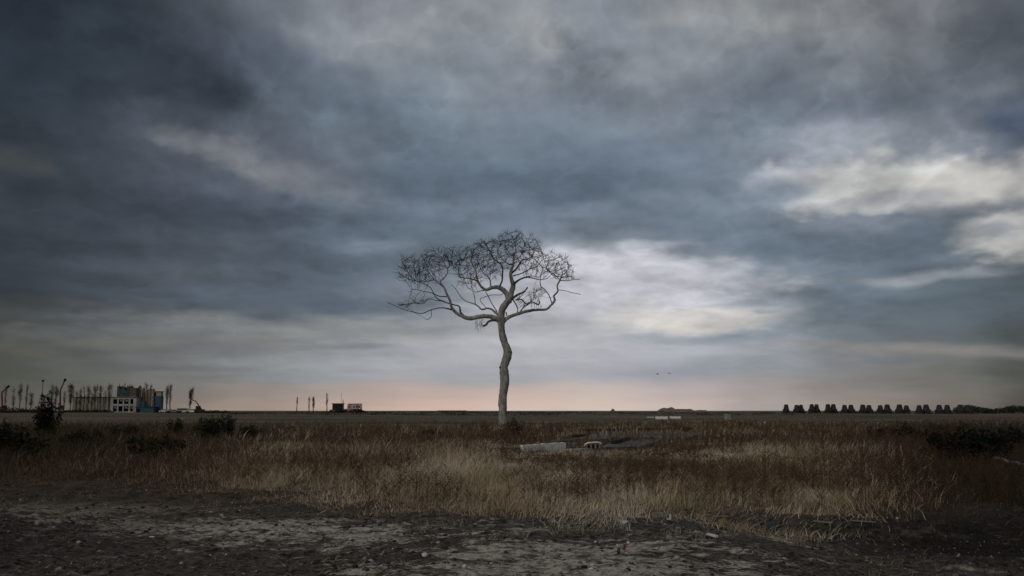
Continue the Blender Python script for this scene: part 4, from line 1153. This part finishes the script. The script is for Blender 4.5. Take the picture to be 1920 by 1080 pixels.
# ------------------------------------------------------------------ ruined frame
def ruin():
    Y = 395.; b = on_far(650, Y); k = Y/F
    r = empty('collapsed_building', b, 'skeleton of a collapsed building with open posts and a dark left block', 'ruin')
    zt = at(650, 757, Y).z-b.z
    def X(px): return (px-650)*k
    m = MB(); m.box(((X(623)+X(640))/2, 3, zt*.62), (X(640)-X(623), 6, zt*.76)); m.build('dark_block', M_dark, r)
    m = MB(); m.box(((X(622)+X(641))/2, 3, zt+.1), (X(641)-X(622)+.3, 6.6, .2)); m.build('roof', M_conc, r)
    m = MB(); m.box(((X(652)+X(676))/2, 3, zt*.97), (X(676)-X(652), .35, .35)); m.box(((X(652)+X(676))/2, 0, zt*.97), (X(676)-X(652), .3, .3)); m.box(((X(645)+X(676))/2, 1.5, zt*.42), (X(676)-X(645), 3.4, .3)); m.build('beam', M_rust, r)
    for px in (652, 656.5, 661, 665.5, 670, 675.5):
        for yy in (0, 3):
            m = MB(); m.box((X(px), yy, zt*.48), (.32, .32, zt*.96)); m.build('post', M_conc if (int(px) % 2) else M_rust, r)
    m = MB()
    for px in (654, 663, 668, 672): m.box((X(px), 1.5, zt*.7), (.9, .12, zt*.3), ry=.2)
    m.build('hanging_panel', M_conc, r)
    m = MB()
    for _ in range(26): m.box((random.uniform(X(628), X(680)), random.uniform(-2.5, 1), random.uniform(.1, 1.1)), (random.uniform(.6, 2.4), random.uniform(.5, 1.5), random.uniform(.3, 1)), rz=random.random()*3, ry=random.uniform(-.4,.4))
    m.build('rubble', M_dark, r)
    m = MB(); m.box((X(630), -.9, zt*.18), (X(636)-X(624), .4, zt*.34), rz=.05); m.build('fallen_panel', M_slab, r)
    m = MB(); m.tube([(X(642), 1, 0), (X(642), 1, at(642, 749, Y).z-b.z)], [.35, .12], 8); m.build('vent_pipe', M_ruinwhite, r)
    m = MB(); m.tube([(X(638), 2, zt), (X(638), 2, at(638, 737, Y).z-b.z)], [.06, .04], 5); m.build('aerial', M_dark, r)
    # bushes on both sides
ruin()
def far_bush(px, top, w, lab):
    Y = 388.; b = on_far(px, Y); H = at(px, top, Y).z-b.z; W = w*Y/F
    r = empty('bush', b, lab, 'bush', 'bushes beside the ruined frame')
    m = MB()
    for i in range(4): m.tube([(0,0,-.1), (random.uniform(-.3,.3)*W, random.uniform(-.3,.3), H*.7)], [.08,.04], 4)
    m.build('stem', M_barkdark, r)
    V, T, C = leaf_cloud([(Vector((random.uniform(-.3,.3)*W, random.uniform(-.5,.5), H*.45)), W*.25, .8, H*.45) for _ in range(5)], 500, .16, GD+GB)
    tri_obj('foliage', V, T, M_leaf, r, col=C)
far_bush(621, 768, 7, 'small dark bush at the left foot of the ruined frame')
far_bush(628, 771, 8, 'low dark bush under the dark block of the ruined frame')
far_bush(675, 768, 10, 'dark bush at the right foot of the ruined frame')
far_bush(684, 771, 5, 'tiny bush, farthest right of the ruined frame')

# low flat buildings on the horizon
def flat_building(px0, px1, top, Y, lab, mat, cat='building', name='low_building', group=None):
    a = on_far(px0, Y); c = on_far(px1, Y); W = c.x-a.x; H = at(px0, top, Y).z-a.z
    r = empty(name, ((a.x+c.x)/2, Y, a.z), lab, cat, group)
    m = MB(); m.box((0, 4, H*.42), (W, 8, H*.84)); m.build('wall', mat, r)
    m = MB(); m.box((0, 4, H*.92), (W+.8, 9, H*.16)); m.build('roof', M_brownclad, r)
    m = MB()
    n = max(2, int(W/6))
    for i in range(n): m.box(((i+.5-n/2)*W/n, -.05, H*.45), (W/n*.35, .12, H*.35))
    m.build('window_band', M_void, r)
flat_building(798, 819, 771.5, 620, 'shorter of two long flat buildings on the skyline left of the tree', M_mound, group='flat buildings on the skyline')
flat_building(821, 873, 769.5, 620, 'longer of two flat buildings on the skyline left of the tree', M_mound, group='flat buildings on the skyline')
# sea wall
def seawall():
    Y = 700; a = at(880, 771, Y); c = at(1500, 771, Y)
    n = 60; W = c.x-a.x; z0 = gz((a.x+c.x)/2, Y)
    prof = [(-3, -.5), (-.8, 1.0), (.8, 1.0), (3, -.5)]
    V = []; Fc = []
    for i in range(n+1):
        x = a.x+W*i/n
        for (py, pz) in prof: V.append((x, Y+py, z0+(pz*(.75+.25*mnoise.noise(Vector((i*.3,0,0)))) if pz > 0 else pz)))
    for i in range(n):
        for k in range(3): Fc.append((i*4+k, (i+1)*4+k, (i+1)*4+k+1, i*4+k+1))
    m = MB(); m.add(V, Fc); o = m.build('sea_wall', mat_noise('blue_grey_embankment', (.10,.11,.12), (.17,.18,.19), .05, .95, 0))
    tag(o, 'long low grey blue embankment along the far skyline', 'embankment')
seawall()
def tarp():
    a = at(1241, 772, 505); z = gz(a.x, 505); W = 13*505/F
    m = MB(); pts = [(-W/2, 0), (-W*.3, .75), (0, 1.0), (W*.35, .8), (W/2, 0)]
    V = [(x, 0, zz) for x, zz in pts]+[(x, 3, zz*.8) for x, zz in pts]
    m.add(V, [(0,1,2,3,4), (9,8,7,6,5)]+[(i, i+5, i+6, i+1) for i in range(4)]+[(4,9,5,0)])
    r = empty('tarpaulin_heap', (a.x, 505, z), 'blue tarpaulin over a heap left of the humped mound', 'tarpaulin')
    m.build('sheet', mat_noise('blue_tarpaulin', (.06,.07,.16), (.09,.1,.22), 1, .6, .2), r)
    m = MB(); m.box((0, -.15, .12), (W*1.02, .2, .2)); m.build('weight', M_wood, r)
tarp()

# ------------------------------------------------------------------ concrete armour blocks (tetrapods)
def tetra_mesh():
    m = MB(); dirs = [Vector((0,0,1))]+[Vector((math.cos(a)*.943, math.sin(a)*.943, -.333)) for a in (.5, .5+2.094, .5+4.189)]
    for i, d in enumerate(dirs):
        k = 1.0 if i == 0 else .68
        m.tube([d*.05, d*.55*k, d*1.5*k, d*1.64*k], [.86, .82, .62, .44], 14)
    return m
def blocks():
    Y = 330.; k = Y/F
    size_px = 17.5
    s = size_px*k/2.3*.86
    cen = [(1474.5,1,0),(1498,2,8),(1527,2,9),(1558,2,10),(1590,2,12),(1624,2,11.5),(1657.5,2,13),(1693.5,2,13),(1730.5,2,13),(1769,2,15),(1808,2,14)]
    proto = None; n = 0
    names = ['first','second','third','fourth','fifth','sixth','seventh','eighth','ninth','tenth']
    for gi, (px, cnt, gap) in enumerate(cen):
        for j in range(cnt):
            p = px+(j-.5)*gap if cnt == 2 else px
            b = on_far(p, Y+j*1.5)
            if proto is None:
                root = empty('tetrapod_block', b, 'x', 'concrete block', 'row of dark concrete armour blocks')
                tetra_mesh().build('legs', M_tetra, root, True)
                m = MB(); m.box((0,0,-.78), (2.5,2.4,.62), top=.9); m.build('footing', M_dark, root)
                proto = root; o = root
            else:
                o = proto.copy(); COL.objects.link(o)
                for ch in proto.children:
                    c = ch.copy(); COL.objects.link(c); c.parent = o
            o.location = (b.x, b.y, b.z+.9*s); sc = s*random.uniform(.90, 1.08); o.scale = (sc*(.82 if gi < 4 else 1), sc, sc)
            o.rotation_euler = (0, 0, random.uniform(-1.2, 1.2))
            if cnt == 1: lab = 'dark four legged concrete block standing alone at the left end of the row'
            else: lab = f"{'left' if j == 0 else 'right'} dark block of the {names[gi-1]} pair right of the single one"
            o['label'] = lab
blocks()

# ------------------------------------------------------------------ foundations in the field
def foundation():
    # white low wall of three panels on a base slab
    A = gpt(978, 849); B = gpt(1070, 844)
    d = (B-A); d.z = 0; L = d.length; rz = math.atan2(d.y, d.x)
    zb = (A.z+B.z)/2
    r = empty('foundation_wall', (A.x, A.y, zb), 'low white broken concrete wall in three panels standing in the grass', 'wall', rz=rz)
    H = 13.5*A.y/F
    for a, c, hh in ((0,.245,1.0),(.255,.59,1.06),(.60,.87,1.1)):
        m = MB(); nseg = 6
        V = []
        for i in range(nseg+1):
            x = (a+(c-a)*i/nseg)*L; top = H*hh*(1+random.uniform(-.05,.05))
            V += [(x, -.07, -.15), (x, .07, -.15), (x, .07, top), (x, -.07, top)]
        Fc = [(0,1,2,3), tuple(nseg*4+q for q in (3,2,1,0))]
        for i in range(nseg):
            q = i*4
            for e in range(4): Fc.append((q+e, q+4+e, q+4+(e+1) % 4, q+(e+1) % 4))
        m.add(V, [tuple(reversed(f)) for f in Fc]); m.build('panel', M_white, r, bevel=.01)
    m = MB()
    for x, hh in ((.90,.8),(.95,1.05),(1.0,.7),(1.05,.95),(1.1,.6)): m.box((x*L, 0, H*hh/2-.05), (.09, .16, H*hh+.1), jit=.02)
    m.box((1.0*L, .02, H*.95), (.24*L, .14, .05), jit=.01); m.build('broken_end', M_conc, r)
    # base slab in front
    S1 = gpt(962, 853); 
    m = MB(); m.box((.45*L, -.45, .02), (1.35*L, .75, .12), jit=.02); m.build('base_slab', M_conc, r, bevel=.015)
    # arched piece of masonry with rusty openings
    C = gpt(1112, 841); W = 33*C.y/F; H2 = 11*C.y/F
    r = empty('masonry_arch', C, 'small white topped masonry remnant with rusty openings right of the white wall', 'masonry', rz=.12)
    m = MB(); m.tube([(-W*.5, 0, H2*.35), (-W*.44, 0, H2*.72), (-W*.3, 0, H2*.9), (W*.2, 0, H2), (W*.42, 0, H2*.92), (W*.5, 0, H2*.6)], [.026, .03, .034, .03, .034, .024], 8, .3); m.build('coping', M_white, r, True)
    m = MB(); m.box((0, .05, H2*.38), (W*.9, .1, H2*.9), jit=.015); m.build('wall', M_brick, r)
    for i in range(3):
        m = MB(); m.box(((-.25+.25*i)*W, -.02, H2*.4), (W*.13, .06, H2*.42), jit=.01); m.build('opening', M_dark, r)
    for i in range(4):
        m = MB(); m.box(((-.38+.25*i)*W, -.03, H2*.36), (.05, .08, H2*.75), jit=.01); m.build('pier', M_conc, r)
    # big weathered floor slabs and kerbs behind
    def slab(pxs, lab, mat, hgt=.10, name='floor_slab'):
        P = [gpt(px, py) for px, py in pxs]; c = sum(P, Vector())/len(P)
        zt = max(p.z for p in P)+hgt
        V = [(p.x-c.x, p.y-c.y, -.3) for p in P]+[(p.x-c.x, p.y-c.y, zt-c.z) for p in P]; n = len(P)
        m = MB(); m.add(V, [tuple(range(n-1,-1,-1)), tuple(range(n, 2*n))]+[(i, (i+1) % n, n+(i+1) % n, n+i) for i in range(n)])
        o = m.build(name, mat, bevel=.02); o.location = c
        tag(o, lab, 'slab', 'floor slabs of the vanished house')
    slab([(1128,843),(1205,842),(1240,828),(1150,830)], 'grey floor slab right of the masonry remnant', M_slab)
    slab([(1150,824),(1290,824),(1330,812),(1180,811)], 'wide grey green floor slab, rearmost of the foundation', M_slab)
    slab([(1085,826),(1140,826),(1172,816),(1110,816)], 'small greenish floor slab behind the white wall', M_slab)
    def kerb(p0, p1, h, lab, mat=M_slab, w=.22, name='foundation_kerb'):
        A = gpt(*p0); B = gpt(*p1); d = B-A; L = math.hypot(d.x, d.y)
        m = MB(); m.box((0,0,h/2-.1), (L, w, h+.2), jit=.03)
        o = m.build(name, mat, bevel=.02); o.location = (A+B)/2; o.rotation_euler = (0, -math.atan2(d.z, L), math.atan2(d.y, d.x))
        tag(o, lab, 'kerb', 'kerbs of the vanished house')
    kerb((1078,812),(1300,808), .28, 'longest dark kerb along the back of the foundation', M_dark)
    kerb((1075,820),(1120,815), .14, 'short dark kerb at the left rear corner of the foundation', M_dark)
    kerb((1015,838),(1085,828), .16, 'greenish kerb running behind the white wall')
    kerb((1150,838),(1178,828), .28, 'dark cross kerb between the floor slabs', M_dark)
    kerb((900,859),(960,855), .06, 'faint pale kerb nearly buried left of the white wall', M_conc)
    kerb((780,816),(885,815), .05, 'pale strip of kerb in the weeds left of the lone tree', M_conc)
foundation()
def far_slabs():
    for px0, px1, top, basey, lab in ((1229,1252,780.5,787,'larger white wall stub right of the tree, mid distance'),(1256,1276,780.5,786,'white wall stub right of the larger one'),(1213,1226,781.5,784,'thin white stub left of the larger ones')):
        A = gpt(px0, basey); Bx = at(px1, basey, A.y).x; H = at(px0, top, A.y).z-A.z; W = Bx-A.x
        r = empty('wall_stub', (A.x+W/2, A.y, A.z), lab, 'wall', 'white wall stubs in the middle distance')
        m = MB(); n = 5
        for i in range(n): m.box((-W/2+(i+.5)*W/n, 0, H*.5*(1-.08*(i % 2))-.1), (W/n*.99, .3, H*(1-.08*(i % 2))+.2))
        m.build('wall', M_white, r)
        m = MB(); m.box((0, -.25, .03), (W*1.05, .5, .2)); m.build('footing', M_conc, r)
    b = gpt(1366, 787); H = at(1366, 776, b.y).z-b.z; R = 8*b.y/F
    r = empty('concrete_block', b, 'pale grey round concrete chamber standing alone on the right plain', 'block')
    m = MB(); m.tube([(0,0,-.2),(0,0,H*.85)], [R, R], 20); m.build('ring', M_conc, r)
    m = MB(); m.tube([(0,0,H*.85),(0,0,H)], [R*1.08, R*1.05], 20); m.build('lid', M_conc, r)
far_slabs()
def right_side():
    A = gpt(1848, 868); B = gpt(1945, 898)
    d = B-A; L = d.length
    r = empty('guard_rail', A, 'pale fallen rail lying slanted at the right edge by the black bush', 'rail', rz=math.atan2(d.y, d.x))
    m = MB(); n = 12
    m.tube([(L*i/n, .03*math.sin(i), .22+.02*math.sin(i*1.7)) for i in range(n+1)], [.055]*(n+1), 8); m.build('beam', M_stone2, r, True)
    for i in range(4):
        m = MB(); m.box((L*(.1+.27*i), .03, .07), (.08, .08, .36), jit=.01); m.build('post', M_stone2, r)
    b = gpt(1863, 852); H = at(1863, 834, b.y).z-b.z
    r = empty('marker_stake', b, 'short pale stake beside the black bush at the right', 'stake')
    m = MB(); m.tube([(0,0,-.1),(0,0,H*.9),(.01,0,H)], [.04,.04,.02], 8); m.build('shaft', M_stone2, r, True)
    m = MB(); m.tube([(0,0,H*.6),(0,0,H*.75)], [.044,.044], 8); m.build('band', M_white, r)
    P = [gpt(1868, 866), gpt(1960, 893), gpt(2150, 880), gpt(1990, 846), gpt(1885, 850)]
    c = sum(P, Vector())/5; zt = max(p.z for p in P)+.02-c.z
    m = MB(); m.add([(p.x-c.x, p.y-c.y, -.2) for p in P]+[(p.x-c.x, p.y-c.y, zt) for p in P], [(4,3,2,1,0),(5,6,7,8,9)]+[(i,(i+1)%5,5+(i+1)%5,5+i) for i in range(5)])
    o = m.build('pavement', M_slab); o.location = c; tag(o, kind='structure')
right_side()

# ------------------------------------------------------------------ things lying on the bare soil
def rock(px, py, wpx, lab, mat, hk=.6, el=1.0, group='pale stones on the bare soil', name='stone', rz=None):
    b = gpt(px, py); s = wpx*b.y/F/2
    (V, T), = rock_shapes(1, 2, px*.37+py)
    V = V.copy(); V[:,0] *= s*el; V[:,1] *= s*.8; V[:,2] *= s*hk/.6*1.0
    o = tri_obj(name, V, T, mat, smooth=False); o.location = (b.x, b.y, b.z+s*hk*.35); o.rotation_euler = (0, 0, random.random()*3 if rz is None else rz)
    return tag(o, lab, 'stone', group)
rock(1172, 981, 11, 'elongated white stone lying at the edge of the dark dug out soil', M_stone, .6, 1.2, rz=.3)
rock(1178, 1021, 8, 'white stone touching the red fragment', M_stone)
rock(1157, 1023, 5, 'tiny white stone above the green fragment', M_stone)
rock(1117, 1020, 7, 'whitish stone beside a clod left of the red fragment', M_stone)
rock(1128, 1019, 13, 'brownish clod right next to a whitish stone', M_stone2, .8)
rock(1110, 1060, 7, 'upper of two white stones lying one above the other', M_stone, .5, 1.2, rz=.3)
rock(1108, 1068, 9, 'lower of two white stones lying one above the other', M_stone, .5, 1.3, rz=.1)
rock(1173, 1073, 14, 'large pale grey stone by the bottom green tuft', M_stone2, .5)
rock(1231, 1030, 6, 'small round pale stone right of the red fragment', M_stone)
rock(710, 980, 11, 'round grey stone at the grass edge left of centre', M_stone2)
rock(658, 1013, 8, 'pale rounded stone, upper of the pair at lower left', M_stone)
rock(638, 1020, 9, 'greyish stone with a white chip, lower of the pair at lower left', M_stone2)
rock(741, 1000, 5, 'small bright white stone left of centre', M_stone)
rock(610, 1038, 6, 'bright white chip among dark soil', M_stone)
rock(762, 1032, 10, 'pale flat stone above a white chip', M_stone2, .4)
rock(797, 1045, 15, 'pinkish white crumpled lump in the middle foreground', M_stone, .6)
rock(871, 1064, 9, 'round white stone near the bottom of the centre', M_stone, .9)
rock(684, 1050, 8, 'pale stone in the lower middle left', M_stone2)
rock(285, 1009, 8, 'flat white stone on the dark left ground', M_stone, .4, 1.3, rz=0)
rock(394, 1042, 4, 'small white stone, left of the two bright ones', M_stone)
rock(424, 1041, 6, 'brightest white stone, right of the two at lower left', M_stone)
rock(186, 1034, 4, 'tiny pale stone far to the lower left', M_stone)
rock(645, 1062, 7, 'pale stone near the bottom edge left of centre', M_stone2)
rock(837, 1032, 9, 'black lump in the middle foreground', M_dark, .7)
rock(1682, 973, 6, 'pale stone at the rim of the black hollow on the right', M_stone)
rock(1698, 1070, 7, 'pale stone near the bottom right', M_stone2)
rock(1652, 1071, 6, 'small pale stone left of the bottom right one', M_stone2, .4)
rock(72, 985, 16, 'dull brown stone on the left bare ground', M_stone2, .7)
for i in range(46):
    px = random.triangular(150, 1700, 800); py = random.uniform(1000, 1078)
    rock(px, py, random.uniform(2, 4.2), 'tiny pale chip of stone on the bare foreground soil', M_stone if random.random() < .45 else M_stone2, group='tiny chips of stone strewn on the bare soil', name='stone_chip')

def stick(p0, p1, rpx, lab, mat=M_wood, h=0.02, name='plank', cat='plank', flat=True):
    A = gpt(*p0); B = gpt(*p1); d = B-A; L = d.length; r = rpx*A.y/F
    m = MB()
    if flat: m.box((0,0,0), (L, r*2.2, r*1.2), jit=r*.15)
    else:
        m.tube([(-L/2+L*i/6, random.gauss(0, r*.6), random.gauss(0, r*.4)) for i in range(7)], [r*(1-.06*i) for i in range(7)], 7)
    o = m.build(name, mat, smooth=not flat); o.location = (A+B)/2+Vector((0,0,h+r*.5)); o.rotation_euler = (0, -math.atan2(d.z, math.hypot(d.x, d.y)), math.atan2(d.y, d.x))
    tag(o, lab, cat)
stick((1327,1008),(1345,1013), 3, 'short pale plank end on the dark soil right of centre', M_stone)
stick((1302,970),(1330,969), 2, 'pale board lying at the grass edge behind the dug out soil')
stick((1338,972),(1366,973), 2, 'weathered tan board, right of the other pale board')
stick((1525,983),(1562,984), 2, 'pale plank at the rim of the black hollow, left one')
stick((1598,985),(1642,985), 1.8, 'thin plank at the rim of the black hollow, right one')
stick((1240,1000),(1266,986), 1.3, 'thin bare stick leaning up from the soil', M_wood, .03, 'stick', 'stick', False)
stick((1270,1020),(1330,1026), 1.6, 'long thin branch lying flat right of centre', M_wood, .02, 'branch', 'branch', False)
stick((1300,1005),(1262,1030), 1.4, 'crooked thin branch crossing the flat one', M_wood, .02, 'branch', 'branch', False)
stick((905,1052),(985,1066), 1.6, 'pale root lying along the sandy rise', M_wood, .015, 'root', 'root', False)
stick((990,1064),(1015,1072), 1.4, 'short end of pale root near the bottom centre', M_wood, .015, 'root', 'root', False)
stick((1555,1010),(1580,988), 1.2, 'thin upright dry twig at the left rim of the black hollow', M_wood, .04, 'twig', 'twig', False)

def small_things():
    # bent pipe arching out of the soil
    A = gpt(984, 1010); k = A.y/F
    r = empty('bent_pipe', A, 'buried pipe arching out of the soil with a dark green open end', 'pipe')
    def q(px, py): return Vector(((px-984)*k, .0, (1010-py)*k))
    m = MB(); pts, rr = catmull([q(988,1012), q(992,1002), q(1003,998), q(1020,997), q(1031,1002), q(1036,1008)], [1.9*k]*6, .02)
    m.tube(pts, rr, 10); m.build('tube', M_wood, r, True)
    m = MB(); m.tube([q(1036,1008), q(1038,1014), q(1038,1024)], [2.1*k, 2.2*k, 1.8*k], 10); m.build('sleeve', M_green, r, True)
    m = MB(); m.box(q(982,1001), (4*k, .04, 11*k), jit=.008); m.build('stub', M_stone2, r)
    # angled bracket
    A = gpt(1245, 976); k = A.y/F
    r = empty('metal_bracket', A, 'pale angled bracket sticking out of the dug out edge', 'bracket')
    def q(px, py): return Vector(((px-1245)*k, 0, (976-py)*k))
    m = MB(); m.box(q(1240, 963), (34*k, .03, 2.2*k)); m.build('bar', M_stone2, r)
    m = MB(); m.box(q(1256, 969), (3*k, .03, 12*k)); m.build('leg', M_stone, r)
    m = MB(); m.box(q(1254, 975), (8*k, .05, 5*k), jit=.008); m.build('foot', M_stone, r)
    # red and green fragments
    A = gpt(1170, 1032); k = A.y/F
    r = empty('plastic_cup', A, 'crushed red plastic cup fragment beside a white stone', 'cup')
    m = MB(); m.tube([(0,0,-.01),(.01,0,9*k)], [2.0*k, 2.8*k], 9); m.build('wall', M_red, r)
    m = MB(); m.tube([(.01,0,9*k),(.012,0,10.5*k)], [3.0*k, 3.0*k], 9); m.build('rim', M_red, r)
    A = gpt(1160, 1038); k = A.y/F
    r = empty('bottle', A, 'small green bottle half sunk left of the red fragment', 'bottle')
    m = MB(); m.tube([(0,0,-.02),(0,0,6*k),(0,0,8*k),(0,0,11*k)], [3*k, 3*k, 1.4*k, 1.3*k], 12); m.build('body', M_green, r, True)
    m = MB(); m.tube([(0,0,11*k),(0,0,13*k)], [1.7*k,1.7*k], 10); m.build('cap', M_stone, r)
    # arched hose at the right grass edge
    A = gpt(1400, 985); k = A.y/F
    def q(px, py): return Vector(((px-1400)*k, 0, (985-py)*k))
    pts, rr = catmull([q(1398,986), q(1402,976), q(1412,972), q(1424,973), q(1433,979), q(1438,988)], [1.1*k]*6, .02)
    m = MB(); m.tube(pts, rr, 8); r = empty('rubber_hose', A, 'grey brown hose curving up from the dark soil at right', 'hose')
    m.build('tube', M_stone2, r, True); m = MB(); m.tube([q(1438,988)-Vector((0,0,.0)), q(1439,992)], [2.2*k,2.2*k], 8); m.build('coupling', M_dark, r)
    # blue grey sheet
    A = gpt(1447, 997); k = A.y/F; m = MB()
    V = []; nx = 6
    for i in range(nx+1):
        for j in range(5): V.append(((i/nx-.5)*18*k, (j/4)*.05, j/4*14*k+.012*math.sin(i*2+j)))
    Fc = [(i*5+j, (i+1)*5+j, (i+1)*5+j+1, i*5+j+1) for i in range(nx) for j in range(4)]
    m.add(V, Fc); o = m.build('plastic_sheet', M_bluegrey, smooth=True); o.location = A
    sm = o.modifiers.new('thick', 'SOLIDIFY'); sm.thickness = .004
    tag(o, 'crumpled blue grey plastic sheet upright at the grass edge', 'sheet')
small_things()

# ------------------------------------------------------------------ birds
def bird(px, py, lab, span=1.6, roll=0.3, yaw=.4):
    p = at(px, py, 300)
    r = empty('bird', p, lab, 'bird', 'birds flying low right of the tree', yaw)
    m = MB(); m.tube([(0,-.34,.02),(0,-.25,.03),(0,-.05,0),(0,.2,0),(0,.42,.01)], [.03,.07,.12,.08,.02], 8); m.build('body', M_bird, r, True)
    for s in (-1, 1):
        V = [(0,-.12,.03),(0,.14,.03),(s*span*.25,.10,.22),(s*span*.25,-.14,.24),(s*span*.55,.1,.10+roll*.1*s),(s*span*.5,-.02,.12+roll*.1*s)]
        V += [(a, b, c-.02) for a, b, c in V]
        m = MB(); m.add(V, [(0,1,2,3),(3,2,4,5),(9,8,7,6),(11,10,8,9),(0,6,7,1),(1,7,8,2),(2,8,10,4),(4,10,11,5),(5,11,9,3),(3,9,6,0)]); m.build('wing', M_bird, r)
bird(1255, 700.5, 'larger dark bird in flight, right of the two')
bird(1233, 701.5, 'fainter smaller bird in flight, left of the two', 1.1, -.3, 1.2)

# ------------------------------------------------------------------ camera and output
cam = bpy.data.cameras.new('camera'); co = link(bpy.data.objects.new('camera', cam))
cam.sensor_width = 36; cam.lens = 36*F/1920; cam.clip_end = 20000; cam.clip_start = .1
co.location = (0, 0, CAMH); co.rotation_euler = (math.pi/2+PITCH, 0, 0)
SC.camera = co
SC.view_settings.view_transform = 'Standard'; SC.view_settings.look = 'None'
SC.view_settings.exposure = 0; SC.view_settings.gamma = 1
SC.cycles.max_bounces = 4; SC.cycles.use_denoising = True
print('objects', len(bpy.data.objects))
